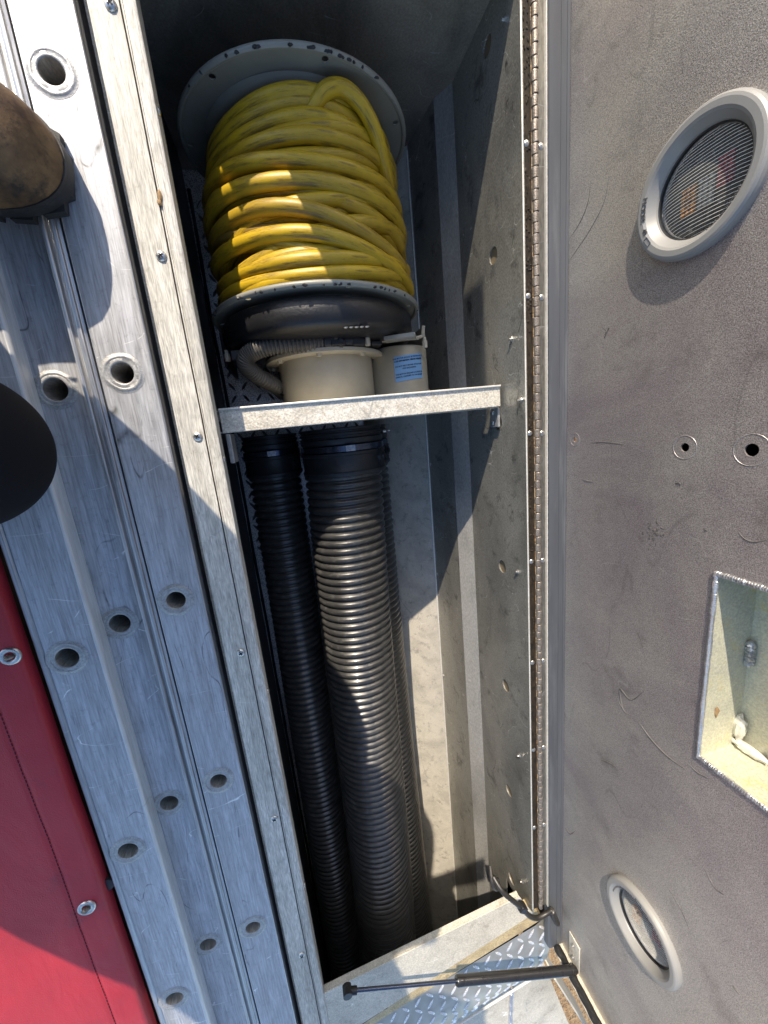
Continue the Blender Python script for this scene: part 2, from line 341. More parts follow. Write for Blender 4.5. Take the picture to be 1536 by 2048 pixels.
def plate(outer, holes, fn, thick):
    """sheet with holes in (u,v), fn(u,v,h) gives the world point, h = depth below the seen face"""
    vs = []; es = []; 
    for poly in [outer] + holes:
        o = len(vs); vs += [Vector(p) for p in poly]; es += [(o + i, o + (i + 1) % len(poly)) for i in range(len(poly))]
    cv, ce, cf, *_ = delaunay_2d_cdt(vs, es, [], 1, 1e-6)
    tris = []
    for t in cf:
        c = sum((cv[i] for i in t), Vector((0, 0))) / len(t)
        if inside(c, outer) and not any(inside(c, h) for h in holes): tris.append(tuple(t))
    n = len(cv); mb = MB(); V = [fn(p[0], p[1], 0) for p in cv] + [fn(p[0], p[1], thick) for p in cv]
    F = list(tris) + [tuple(i + n for i in t[::-1]) for t in tris]
    cnt = {}
    for t in tris:
        for i in range(len(t)):
            a, b = t[i], t[(i + 1) % len(t)]; cnt[(a, b)] = 1
    for (a, b) in cnt:
        if (b, a) not in cnt: F.append((b, a, a + n, b + n))
    mb.add(V, F); return mb

def screw_mesh(name, r, h, cross=True):
    prof = [(0, r), (h * 0.35, r * 0.97), (h * 0.75, r * 0.72), (h, r * 0.35), (h * 1.02, 0.0001)]
    mb = MB(); mb.lathe(prof, (0, 0, 0), 'Z', 16)
    return mesh_of(name, mb, 'screw', 60)
def cross_mesh(r, h):
    mb = MB(); k = r * 0.14
    for a in (0.4, 0.4 + pi / 2): mb.box(-r * 0.5, r * 0.5, -k, k, h * 0.8, h * 1.08, Matrix.Rotation(a, 3, 'Z'), (0, 0, h))
    return mesh_of('slot', mb, 'black')

# ================================================================== COMPARTMENT BODY
Y0, Y1 = -2.6, 1.1            # extents along the truck
body = thing('storage_compartment', 'long bare aluminium storage compartment in the truck top, its lid open to the right', 'truck compartment', (0.12, -0.4, 0))
XL, XR = -0.091, 0.374
# left rim: flat lip with a fine seam, rolled edge, and a recessed wall below
mb = MB()
mb.prism([(-0.139, -0.0005), (-0.1045, 0.0), (-0.1045, -0.004), (-0.139, -0.004)], Y0, Y1)
obj('rim', mb, 'rim', body, 0.0006)
mb = MB(); mb.prism([(-0.1040, 0.0014), (-0.0935, 0.0016), (XL, 0.0004), (XL, -0.0230), (-0.0935, -0.024), (-0.0935, -0.003), (-0.1040, -0.003)], Y0, Y1)
obj('rim_edge', mb, 'rim', body, 0.0008)
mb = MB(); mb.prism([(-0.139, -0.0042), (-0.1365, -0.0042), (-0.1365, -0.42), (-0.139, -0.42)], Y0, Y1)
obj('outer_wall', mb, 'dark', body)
# wavy line of old sealant along the rim seam
pts = [(-0.1072 + 0.0009 * noise.noise(Vector((y * 9, 0, 3))) , y, 0.0) for y in [1.0 - 0.02 * k for k in range(170)]]
obj('sealant_line', MB().tube(pts, lambda i: 0.0009, 6), 'hinge_strip', body)
# left wall (behind the lip), floor: diamond plate
ZF = -0.475; XW = -0.143
mb = MB(); mb.prism([(XW, -0.024), (XW + 0.001, ZF), (XW - 0.004, ZF), (XW - 0.004, -0.024)], Y0, 0.6)
obj('left_wall', mb, 'diamond_floor', body)
mb = MB(); mb.prism([(XW - 0.004, -0.0205), (-0.094, -0.0205), (-0.094, -0.0235), (XW - 0.004, -0.0235)], Y0, 0.6)
obj('lip_underside', mb, 'plain', body)
obj('floor', MB().box(XW, 0.46, Y0, 0.6, ZF - 0.02, ZF), 'diamond_floor', body)
def lozenge(mb, fn, u, v, ang, L=0.0125, W=0.0030, h=0.0014):
    c, s = cos(ang), sin(ang); P = []
    for a, b, q in ((-L, 0, 0), (-L * 0.45, -W, 0), (L * 0.45, -W, 0), (L, 0, 0), (L * 0.45, W, 0), (-L * 0.45, W, 0), (-L * 0.45, 0, h), (L * 0.45, 0, h)):
        P.append(fn(u + a * c - b * s, v + a * s + b * c, q))
    mb.add(P, [(0, 1, 6), (1, 2, 7, 6), (2, 3, 7), (3, 4, 7), (4, 5, 6, 7), (5, 0, 6)])
def lozenges(fn, u0, u1, v0, v1, p=0.030, **kw):
    mb = MB(); nu = int((u1 - u0) / p); nv = int((v1 - v0) / p)
    for i in range(nu):
        for j in range(nv):
            lozenge(mb, fn, u0 + (i + 0.5) * p, v0 + (j + 0.5) * p, pi / 4 + 0.15 if (i + j) % 2 else -pi / 4 - 0.15, **kw)
    return mb
obj('floor_tread', lozenges(lambda u, v, h: Vector((u, v, ZF + h)), XW + 0.01, 0.34, -0.3, 0.57), 'tread_dark', body, kind='stuff', angle=5)
obj('wall_tread', lozenges(lambda u, v, h: Vector((XW + 0.0005 + h, u, v)), -1.9, 0.57, ZF + 0.01, -0.10), 'tread_dark', body, kind='stuff', angle=5)
# black sealant cord in the floor corner
pts = [(XW + 0.008 + 0.003 * noise.noise(Vector((y * 5, 1, 0))), y, ZF + 0.006) for y in [0.55 - 0.02 * k for k in range(125)]]
obj('corner_seal', MB().tube(pts, lambda i: 0.0036 + 0.0010 * noise.noise(Vector((i * 0.5, 0, 0))), 8), 'seal', body)
# right wall with round holes
hy = [0.546, 0.263, -0.010, -0.291, -0.564, -0.843, -1.112]
outer = [(-1.9, -0.11), (-1.145, -0.11), (-1.145, -0.036), (-1.098, -0.020), (-1.090, 0.0), (0.6, 0.0), (0.6, -0.205), (-1.9, -0.205)]
outer = outer[::-1]
holes = [circle(y, -0.085, 0.0130, 0.0130, 26) for y in hy]
obj('right_wall', plate(outer, holes, lambda u, v, h: Vector((XR + h, u, v)), 0.003), 'wall', body)
mb = MB(); mb.prism([(XR + 0.0005, -0.2052), (0.352, -0.242), (0.3555, -0.242), (XR + 0.0035, -0.2052)], -1.9, 0.6)
obj('wall_step', mb, 'wall_band', body)
lower = lambda y: -0.36 - 0.02 * max(0, -y)
mb = MB(); mb.sheet(lambda y: [(0.352, -0.2422), (0.338, lower(y))], [0.6, 0.3, 0, -0.4, -0.8, -1.2, -1.9])
obj('lower_wall', mb, 'wall', body)
mb = MB(); mb.sheet(lambda y: [(0.338, lower(y)), (0.334, lower(y) - 0.006), (0.2, ZF + 0.002)], [0.6, 0.3, 0, -0.4, -0.8, -1.2, -1.9])
obj('sloping_floor', mb, 'floorstrip', body)
mb = MB(); mb.tube([(0.3365, y, lower(y) - 0.001) for y in (0.58, 0.3, 0, -0.4, -0.8, -1.2, -1.88)], 0.0022, 8)
obj('crease_bead', mb, 'edge', body)
obj('wall_liner', MB().box(0.3775, 0.3785, -1.14, 0.6, -0.19, -0.03), 'tan_dull', body)
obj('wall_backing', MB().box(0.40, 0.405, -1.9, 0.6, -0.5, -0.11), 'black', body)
# bright folded edge at the top of the right wall
obj('bright_edge', MB().prism([(XR - 0.0006, -0.001), (XR + 0.0014, -0.001), (XR + 0.0014, 0.0012), (XR - 0.0006, 0.0012)], -1.075, 1.0), 'edge', body, 0.0006)
# end wall, dark, under the lip
mb = MB(); mb.box(XW - 0.004, 0.42, 0.590, 0.594, ZF, -0.004); obj('end_wall', mb, 'endwall', body)
mb = MB(); mb.box(XL - 0.002, XR, 0.562, 0.70, -0.004, -0.0005); obj('end_rim', mb, 'rim', body, 0.0008)
mb = MB(); mb.box(-0.090, 0.205, 0.566, 0.654, -0.0003, 0.062); mb.box(-0.034, 0.190, 0.656, 0.90, -0.0003, 0.290); obj('added_shade_block', mb, 'rim', body, 0.004)  # added unseen blocks beyond the end, shading the reel coils from the sun
mb = MB(); mb.box(XW - 0.004, 0.42, -1.905, -1.9, ZF, -0.05); obj('far_end_wall', mb, 'wall', body)
# divider with a turned-over lip
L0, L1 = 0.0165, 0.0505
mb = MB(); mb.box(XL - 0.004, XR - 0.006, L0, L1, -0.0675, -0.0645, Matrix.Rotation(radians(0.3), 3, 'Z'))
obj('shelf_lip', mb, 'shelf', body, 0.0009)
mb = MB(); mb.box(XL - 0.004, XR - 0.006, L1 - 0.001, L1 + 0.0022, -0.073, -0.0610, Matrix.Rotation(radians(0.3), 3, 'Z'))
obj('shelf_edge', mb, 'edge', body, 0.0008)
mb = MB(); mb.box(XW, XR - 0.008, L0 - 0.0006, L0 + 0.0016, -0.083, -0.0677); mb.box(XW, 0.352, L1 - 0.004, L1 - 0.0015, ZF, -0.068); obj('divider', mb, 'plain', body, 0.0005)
mb = MB(); mb.box(0.3675, 0.3725, -0.018, 0.016, -0.1015, -0.074); obj('bracket', mb, 'wall_band', body, 0.0012)
mb = MB(); mb.box(XL - 0.001, XL + 0.006, -0.030, 0.014, -0.11, -0.066); obj('bracket', mb, 'wall_band', body, 0.0012)
# screws and rivets
sm = screw_mesh('screw', 0.0062, 0.0032); xm = cross_mesh(0.0062, 0.0032)
for y in (0.464, 0.226, 0.013, -0.308, -0.623, -0.945, -1.24):
    s = place('screw', sm, body, (-0.1165, y, 0.0), (0, 0, random.random())); place('slot', xm, s, (-0.1165, y, 0.0))
bolt = MB(); bolt.lathe([(0, 0.0024), (0.0055, 0.0022), (0.006, 0.0001)], (0, 0, 0), 'Z', 10); bolt.lathe([(0, 0.0044), (0.0025, 0.0042), (0.003, 0.001)], (0, 0, 0), 'Z', 6)
bm_ = mesh_of('bolt', bolt, 'screw')
for y, z in ((0.536, -0.036), (0.121, -0.035), (-0.282, -0.031), (-0.699, -0.038), (-1.05, -0.038), (0.023, -0.012)):
    place('bolt', bm_, body, (XR, y, z), (0, -pi / 2, 0))
rv = screw_mesh('rivet', 0.0042, 0.0022)
for y, z in ((-0.010, -0.093), (0.008, -0.093)): place('rivet', rv, body, (0.3675, y, z), (0, -pi / 2, 0))
for y in (0.0, -0.3, -0.62, -0.94): place('rivet', rv, body, (0.337, y - 0.1, lower(y) + 0.01), (0, -pi / 2, 0))
for y in (0.40, 0.0, -0.37, -0.78): place('rivet', rv, body, (XL, y - 0.02, -0.012), (0, pi / 2, 0))

# lower end: ledge, yellowed step, rounded diamond plate, plain plate beyond
led = Matrix.Rotation(0, 3, 'Z')
def quad_slab(pts, z, th, tilt=None):
    mb = MB(); P = [Vector((x, y, z if tilt is None else tilt(x, y))) for x, y in pts]; n = len(P)
    mb.add(P + [p - Vector((0, 0, th)) for p in P], [tuple(range(n)), tuple(range(n, 2 * n))[::-1]] + [(i, i + n, (i + 1) % n + n, (i + 1) % n) for i in range(n)]); return mb
obj('ledge', quad_slab([(-0.092, -1.068), (0.343, -1.026), (0.386, -1.112), (0.362, -1.098), (-0.092, -1.213)], -0.001, 0.003), 'plain', body, 0.0008)
obj('ledge_side', quad_slab([(-0.092, -1.0685), (0.343, -1.0265), (0.343, -1.029), (-0.092, -1.071)], -0.0042, 0.010), 'plain', body, 0.0006)
obj('ledge_step', quad_slab([(-0.092, -1.208), (0.386, -1.094), (0.412, -1.148), (-0.092, -1.262)], -0.014, 0.02), M['tan'], body, 0.002)
obj('ledge_bead', MB().tube([(-0.09 + 0.33 * k / 40, -1.225 + 0.080 * k / 40 - 0.001, -0.0125 + 0.0015 * noise.noise(Vector((k, 0, 0)))) for k in range(41)], lambda i: (0.0062 + 0.002 * noise.noise(Vector((i * 0.9, 2, 0)))) * (1.05 - i / 44), 8), 'seal', body)
def dz(v):        # rounded front: v = distance past the step
    return -0.016 - (0.0 if v < 0.085 else (v - 0.085) ** 2 * 1.6)
def dpt(u, v, h):
    x = u; y = -1.160 + (u - 0.402) * 0.20 - v
    return Vector((x, y, dz(v) + h))
mb = MB(); N = 14; nu = 12; U0, U1 = -0.10, 0.436
for j in range(N + 1):
    v = 0.262 * j / N
    for i in range(nu + 1):
        u = U0 + (U1 - U0) * i / nu; rr = max(0.0, (u - 0.415) / 0.021); mb.v.append(tuple(dpt(u, v, -0.006 * rr * rr)))
for j in range(N):
    for i in range(nu): a = j * (nu + 1) + i; mb.f.append((a, a + 1, a + nu + 2, a + nu + 1))
obj('tread_step', mb, 'diamond', body)
obj('step_tread', lozenges(dpt, -0.09, 0.430, 0.004, 0.255, 0.0285, L=0.0135, W=0.0030, h=0.0026), 'diamond_floor', body, kind='stuff', angle=5)
obj('tread_step_side', MB().add([dpt(0.436, 0.262 * j / N, -0.006) for j in range(N + 1)] + [dpt(0.436, 0.262 * j / N, -0.2) for j in range(N + 1)], [(j, j + 1, j + N + 2, j + N + 1) for j in range(N)]), 'diamond', body)
obj('lower_plate', quad_slab([(-0.1, -1.55), (0.452, -1.415), (0.60, -1.95), (-0.1, -2.2)], -0.075, 0.004), 'plain', body, 0.001)
obj('lower_plate_lip', MB().tube([(-0.1, -1.540, -0.062), (0.445, -1.425, -0.058)], 0.0026, 6), 'edge', body)
obj('lower_plate_flange', MB().add([(0.449, -1.39, -0.022), (0.453, -1.39, -0.022), (0.597, -1.75, -0.022), (0.593, -1.75, -0.022), (0.449, -1.39, -0.12), (0.453, -1.39, -0.12), (0.597, -1.75, -0.12), (0.593, -1.75, -0.12)],
    [(0, 1, 2, 3), (7, 6, 5, 4), (0, 3, 7, 4), (1, 5, 6, 2), (0, 4, 5, 1), (3, 2, 6, 7)]), 'plain', body, 0.0008)
wb = MB()
for k in range(34):
    wb.blob((0.36 + 0.04 * (k / 34) ** 1.2 - 0.05 * (k / 34), -1.47 - 0.006 * k, -0.073), 0.006, 0.0045, 0.004, 8, 5, 0.2)
obj('weld_bead', wb, 'weld', body, kind='stuff')

# ================================================================== HINGE
hinge = thing('piano_hinge', 'long brown-stained piano hinge joining the compartment to the open door', 'hinge', (0.39, -0.25, 0))
holes = [circle(0.3825, y, 0.0034, 0.0040, 12) for y in (0.37, 0.174, -0.031, -0.254, -0.456, -0.653, -0.850)]
HY0, HY1 = -1.080, 1.0
obj('inner_leaf', plate([(XR + 0.0016, HY0), (0.3895, HY0), (0.3895, HY1), (XR + 0.0016, HY1)], [], lambda u, v, h: Vector((u, v, -0.0015 - h)), 0.002), 'hinge_strip', hinge)
obj('outer_leaf', MB().box(0.3982, 0.4105, HY0, HY1, -0.004, -0.0018), 'leaf2', hinge)
kb = MB(); kb.lathe([(-0.00655, 0.0042), (-0.0060, 0.0046), (0.0060, 0.0046), (0.00655, 0.0042)], (0, 0, 0), 'Y', 12, cap0=True, cap1=True); km = mesh_of('knuckle', kb, 'knuckle')
obj('hinge_pin', MB().tube([(0.3938, HY0, 0.0012), (0.3938, HY1, 0.0012)], 0.0030, 8), 'dark', hinge)
k = 0; y = HY0 + 0.008
while y < 0.62:
    place('knuckle', km, hinge, (0.3938 + (0.0004 if k % 2 else -0.0004), y, 0.0012 + (0.0005 if k % 2 else 0)), (0, random.random() * 6, 0)); y += 0.01405; k += 1
rs = screw_mesh('screw', 0.0044, 0.0018); xs = cross_mesh(0.0044, 0.0018)
for y in (0.37, 0.174, -0.031, -0.254, -0.456, -0.653, -0.850):
    place('screw', rs, hinge, (0.3822, y, -0.0016)); place('screw', rs, hinge, (0.4055, y - 0.002, -0.0018))
# lumps of old grime on the inner leaf
g = MB()
for i in range(260):
    yy = random.uniform(-1.05, 0.57) if i > 90 else random.uniform(0.15, 0.57)
    g.blob((0.3825 + random.uniform(-0.0045, 0.005), yy, -0.0015), random.uniform(0.0008, 0.0022), random.uniform(0.001, 0.004), random.uniform(0.0006, 0.0015), 7, 4, 0.4)
obj('grime', g, 'hinge_strip', hinge, kind='stuff')

# ================================================================== DOOR
XD = 0.448; DT = 0.0025; DY0, DY1 = -1.213, 0.98; DZ1 = 0.52
door = thing('compartment_door', 'brushed aluminium compartment door standing open, with two round lamps and a welded pocket', 'door', (XD, -0.2, 0))
RC = (-0.447, -0.197, 0.249, 0.42)                    # pocket opening y0 y1 z0 z1
L1c = (0.2130, 0.1963); L2c = (-0.8415, 0.1929)
holes = [circle(L1c[0], L1c[1], 0.058, n=40), circle(L2c[0], L2c[1], 0.058, n=40),
         [(RC[0], RC[2]), (RC[1], RC[2]), (RC[1], RC[3]), (RC[0], RC[3])],
         circle(-0.056, 0.201, 0.0052, n=14), circle(-0.057, 0.268, 0.0066, n=16), circle(-0.048, 0.023, 0.0042, n=12), circle(0.275, 0.004, 0.0014, n=8)]
obj('door_panel', plate([(DY0, 0.0), (DY1, 0.0), (DY1, DZ1), (DY0, DZ1)], holes, lambda u, v, h: Vector((XD + h, u, v)), DT), 'door', door)
obj('door_skin', plate([(DY0, 0.0), (DY1, 0.0), (DY1, DZ1), (DY0, DZ1)], [[(RC[0] - .006, RC[2] - .006), (RC[1] + .006, RC[2] - .006), (RC[1] + .006, RC[3] + .006), (RC[0] - .006, RC[3] + .006)], holes[0], holes[1]], lambda u, v, h: Vector((XD + 0.03 + h, u, v)), DT), 'dark', door)
# faint worn rings around the bolt holes
for (yy, zz, rr) in ((-0.056, 0.201, 0.014), (-0.057, 0.268, 0.0165), (-0.048, 0.023, 0.0105)):
    mb = MB(); mb.lathe([(-0.0001, rr), (-0.0004, rr - 0.0003), (-0.0004, rr - 0.0006), (-0.0001, rr - 0.0009)], (XD, yy, zz), 'X', 36); obj('washer_mark', mb, 'door', door)
# scuff marks left on the bare metal
def scuff(pts, r=0.0006):
    P_ = smooth([(XD - 0.0001, y, z) for y, z in pts], 8); n_ = len(P_)
    obj('scuff_mark', MB().tube(P_, lambda i: max(0.00012, r * sin(pi * (i + 0.5) / n_)), 5), 'scuff', door)
def px(x, y):          # place on the door face from a place in the photograph
    d = R @ Vector((x - 768, -(y - 1024), -750)); t_ = XD / d.x; return (t_ * d.y, CAM_Z + t_ * d.z)
for pts, rr in (([(1182, 362), (1176, 405), (1160, 445), (1136, 482)], 0.0005), ([(1218, 352), (1208, 405), (1180, 460), (1150, 505), (1135, 528)], 0.0004),
                ([(1204, 655), (1212, 662), (1209, 676), (1218, 655), (1214, 672)], 0.0006), ([(1288, 1382), (1262, 1400), (1240, 1378), (1246, 1418), (1262, 1432)], 0.0011),
                ([(1275, 1440), (1300, 1475), (1335, 1512), (1372, 1540)], 0.0013), ([(1380, 1530), (1395, 1545), (1418, 1558)], 0.0009), ([(1236, 1400), (1250, 1425)], 0.0010),
                ([(1475, 1062), (1490, 1078), (1510, 1084), (1536, 1080)], 0.0007), ([(1350, 968), (1358, 966), (1362, 970)], 0.0008), ([(1408, 1058), (1416, 1062)], 0.0010),
                ([(1202, 1520), (1218, 1526), (1232, 1535)], 0.0010), ([(1130, 1655), (1140, 1668), (1150, 1662)], 0.0009), ([(1335, 1775), (1360, 1815), (1378, 1858)], 0.0006),
                ([(1410, 1740), (1430, 1775), (1448, 1790)], 0.0010), ([(1465, 1970), (1480, 1990)], 0.0011), ([(1165, 960), (1186, 964)], 0.0008), ([(1180, 886), (1210, 884), (1248, 890)], 0.0006)):
    scuff([px(*p) for p in pts], rr)
sm2 = MB()
for k in range(40):
    y_, z_ = px(1310 + random.gauss(0, 9), 1068 + random.gauss(0, 12)); sm2.blob((XD - 0.0002, y_, z_), 0.0003, random.uniform(0.0008, 0.003), random.uniform(0.0005, 0.0016), 7, 4, 0.5)
obj('smudge', sm2, 'scuff', door)
# bottom flange with grey gasket, and end flange with black seal
mb = MB(); mb.prism([(0.4125, 0.0002), (0.4150, 0.0042), (0.4195, 0.0045), (0.4315, 0.0045), (0.4320, 0.0036), (0.4330, 0.0036), (0.4335, 0.0045), (0.4415, 0.0045), (0.4420, 0.0036), (0.4428, 0.0036), (0.4432, 0.0045), (XD - 0.0006, 0.0048), (XD - 0.0006, -0.012), (0.4125, -0.012)], DY0, DY1)
obj('gasket', mb, 'gasket', door, angle=25)
obj('gasket_edge', MB().prism([(0.4108, -0.004), (0.4122, -0.004), (0.4122, 0.0030), (0.4108, 0.0030)], DY0 + 0.13, DY1), 'edge', door)
gb = MB()
for i in range(150):
    yy = -1.1 + i * 0.0110 + random.uniform(-0.002, 0.002); gb.box(0.4126, 0.4134, yy, yy + random.uniform(0.004, 0.009), 0.0015, 0.0030)
obj('gasket_nicks', gb, 'seal', door, kind='stuff')
pts = [(0.432 + 0.0015 * noise.noise(Vector((k * 0.4, 0, 9))), DY0 + 0.002, 0.008 + k * 0.0052) for k in range(100)]
obj('end_seal', MB().tube(pts, lambda i: 0.0082 + 0.0016 * noise.noise(Vector((i * 0.35, 0, 0))), 10), 'seal', door)
obj('end_flange', MB().box(0.424, XD, DY0 - 0.004, DY0 - 0.0005, -0.01, DZ1), 'plain', door)

def ring_text(s, cy, cz, r, a_mid, size, ccw, x, name, parent):
    cu = bpy.data.curves.new('letters', 'FONT'); cu.body = s; cu.size = size; cu.align_x = 'CENTER'; cu.extrude = 0.00045
    tmp = bpy.data.objects.new('tmp', cu); col.objects.link(tmp); bpy.context.view_layer.update()
    me = bpy.data.meshes.new_from_object(tmp.evaluated_get(bpy.context.evaluated_depsgraph_get())); bpy.data.objects.remove(tmp)
    mb = MB()
    for v in me.vertices:
        u, h, t = v.co
        # seen from -x the picture's right-hand direction is +z and its up direction is +y
        if ccw: rad = r - h; a = a_mid + u / r            # tops toward the centre
        else: rad = r + h; a = a_mid - u / r
        mb.v.append((x - t, cy + rad * sin(a), cz + rad * cos(a)))
    mb.f = [tuple(p.vertices) for p in me.polygons]
    bpy.data.meshes.remove(me)
    return obj(name, mb, 'bezel_ink', parent)

def lamp(cy, cz, name, first):
    RB = 0.0665
    bz = MB(); prof = [(0.0, RB - 0.0005), (-0.005, RB), (-0.0085, RB - 0.0008), (-0.0110, RB - 0.0026), (-0.0118, RB - 0.0050), (-0.0118, RB - 0.0105), (-0.0102, RB - 0.0130), (-0.0020, RB - 0.0190), (0.006, RB - 0.0215), (0.014, RB - 0.022)]
    bz.lathe(prof, (XD, cy, cz), 'X', 72)
    b = obj('lamp_bezel', bz, 'bezel', door, angle=16)
    obj('lamp_reflector', MB().lathe([(-0.002, 0.0462), (0.002, 0.0460), (0.004, 0.040), (0.004, 0.0001)], (XD + 0.006, cy, cz), 'X', 48), 'lens_dark', b)
    obj('rubber_ring', MB().lathe([(-0.0060, 0.0478), (-0.0068, 0.0468), (-0.0060, 0.0455), (0.0, 0.0455)], (XD + 0.007, cy, cz), 'X', 48), 'rubber', b)
    # amber and red lens reflections put in as coloured domes beside clear LEDs
    cl = MB()
    for (dy, dzz, mm, nm) in ((-0.006, -0.018, 'amber', 'amber_reflection'), (0.004, 0.018, 'red', 'red_reflection'), (-0.006, 0.0, 'clearled', 'clear_cluster')):
        q = MB()
        for i in range(3):
            for j in range(5):
                q.lathe([(0.0035, 0.0024), (0.0005, 0.0022), (-0.0004, 0.0012), (-0.0006, 0.0001)], (XD + 0.006, cy + dy + (j - 2) * 0.0056, cz + dzz + (i - 1) * 0.0052), 'X', 8)
        q.box(XD + 0.0090, XD + 0.0096, cy + dy - 0.0135, cy + dy + 0.0135, cz + dzz - 0.007, cz + dzz + 0.007)
        obj(nm, q, mm, b)
    # ribs of the domed lens run upright
    n = 27
    rb = MB()
    for i in range(n):
        u = -0.0435 + 0.087 * i / (n - 1); hz = sqrt(max(1e-6, 0.0448 ** 2 - u * u)); P = []
        for j in range(11):
            v = -hz + 2 * hz * j / 10; q = 1 - (u * u + v * v) / 0.0448 ** 2; P.append((XD + 0.0055 - 0.0085 * max(q, 0) ** 0.6, cy + u, cz + v))
        rb.tube(P, 0.00027, 5)
    obj('lens_ribs', rb, 'rib', b)
    # the clear dome itself
    g = MB(); 
    pr = [(-0.0007 - 0.0085 * max(0, 1 - (r_ / 0.0452) ** 2) ** 0.6, max(r_, 1e-4)) for r_ in (0.0452, 0.044, 0.041, 0.036, 0.028, 0.018, 0.008, 0.0)]
    g.lathe(pr, (XD + 0.006, cy, cz), 'X', 40); obj('lens', g, M['glass'], b)
    ring_text('MODEL', cy, cz, 0.0580, 3.08 if first else 0.9, 0.0080, True, XD - 0.0118, 'lettering', b)
    ring_text('40', cy, cz, 0.0580, 3.50 if first else 1.3, 0.0072, True, XD - 0.0118, 'lettering', b)
    a = 3.64 if first else 1.5
    bx = MB(); c0, c1 = 0.0555, 0.0600
    P = [(c0, a), (c1, a), (c1, a + 0.17), (c0, a + 0.17)]; P3 = [(XD - 0.0120, cy + r_ * sin(t_), cz + r_ * cos(t_)) for r_, t_ in P]
    for i in range(4): bx.tube([P3[i], P3[(i + 1) % 4]], 0.00035, 5)
    obj('model_box', bx, 'ink', b)
    ring_text('FALCONER, N.Y.', cy, cz, 0.0500, -0.90 if first else pi - 0.5, 0.0055, False, XD - 0.0082, 'lettering', b)
    return b
t = NT('clear_lens'); t.set('Base Color', (0.9, 0.92, 0.92, 1)); t.set('Roughness', 0.12); t.set('Alpha', 0.04); t.set('Specular IOR Level', 0.25); M['glass'] = t.m
lamp(L1c[0], L1c[1], 'round_lamp', True); lamp(L2c[0], L2c[1], 'round_lamp', False)

# welded pocket
PX = 0.513
y0, y1, z0, z1 = RC
pk = MB(); e = 0.0
pk.add([(XD + DT, y0, z0), (XD + DT, y1, z0), (XD + DT, y1, z1), (XD + DT, y0, z1), (PX, y0, z0), (PX, y1, z0), (PX, y1, z1), (PX, y0, z1)],
       [(0, 1, 5, 4), (1, 2, 6, 5), (2, 3, 7, 6), (3, 0, 4, 7), (4, 5, 6, 7)])
pocket = obj('pocket', pk, 'recess', door, fix=False)
wb = MB()
def weld_line(mb, a, b, step=0.0026, r=0.0033):
    a, b = Vector(a), Vector(b); n = int((b - a).length / step); d = (b - a).normalized()
    for i in range(n + 1):
        p = a + d * step * i + Vector((0, 0, 0)); q = 1 + 0.25 * noise.noise(p * 300)
        mb.blob(p, 0.0026 * q, r * (1 if abs(d.y) < .5 else 1.05) * q, r * q, 9, 5, 0.15)
weld_line(wb, (XD - 0.0005, y0, z0 - 0.001), (XD - 0.0005, y1, z0 - 0.001)); weld_line(wb, (XD - 0.0005, y1, z0), (XD - 0.0005, y1, z1)); weld_line(wb, (XD - 0.0005, y0, z0), (XD - 0.0005, y0, z1))
obj('weld_bead', wb, 'weld', pocket, kind='stuff')
mb = MB()
for k in range(5): mb.blob((0.508, -0.300 - k * 0.0062, z0 + 0.004), 0.0055, 0.0048, 0.005, 12, 8, 0.5)
obj('tack_weld', mb, 'weld', pocket)
mb = MB(); mb.blob((0.507, y0 + 0.028, z0 + 0.004), 0.006, 0.018, 0.007, 16, 10, 0.5); mb.blob((0.506, y0 + 0.006, z0 + 0.016), 0.006, 0.006, 0.018, 16, 10, 0.5)
obj('sealant_blob', mb, 'putty', pocket)
mb = MB(); mb.blob((0.470, y0 + 0.060, z0 + 0.0006), 0.004, 0.007, 0.0008, 8, 4, 0.9); obj('paint_chip', mb, M['leaf'], pocket)
# strut bracket on the door
bk = obj('strut_bracket', MB().box(0.4445, 0.4474, -1.206, -1.128, 0.030, 0.062), 'plain', door, 0.001)
for yy in (-1.142, -1.178): place('bolt', bm_, bk, (0.4445, yy, 0.047), (0, -pi / 2, 0))

# ================================================================== GAS STRUTS
def strut(a, b, frac, label, r=0.0092, rod=0.0033):
    a, b = Vector(a), Vector(b); t = thing('gas_strut', label, 'gas strut', a); m_ = a.lerp(b, frac)
    d = (b - a).normalized()
    obj('rod', MB().tube([a, m_ + d * 0.01], rod, 14), 'strut_rod', t)
    cyl = MB(); n = [m_, m_ + d * 0.002, m_ + d * 0.016, m_ + d * 0.0165, m_ + d * 0.018, b - d * 0.012, b - d * 0.010]
    cyl.tube(n, [r * 0.85, r, r, r * 0.93, r * 0.97, r * 0.97, r * 0.8], 22); obj('cylinder', cyl, 'strut_body', t)
    obj('end_fitting', MB().tube([b - d * 0.010, b - d * 0.002, b + d * 0.004], [0.007, 0.0085, 0.006], 14), 'seal', t)
    e = MB(); e.tube([a + Vector((0, 0.0, -0.008)), a + Vector((0, 0, 0.008))], 0.0085, 18); e.tube([a + d * 0.004, a + d * 0.018], 0.0062, 14); obj('socket', e, 'seal', t)
    return t
strut((-0.044, -1.026, 0.030), (0.4400, -1.2010, 0.055), 0.44, 'black gas strut crossing the lower ledge from rim to door')

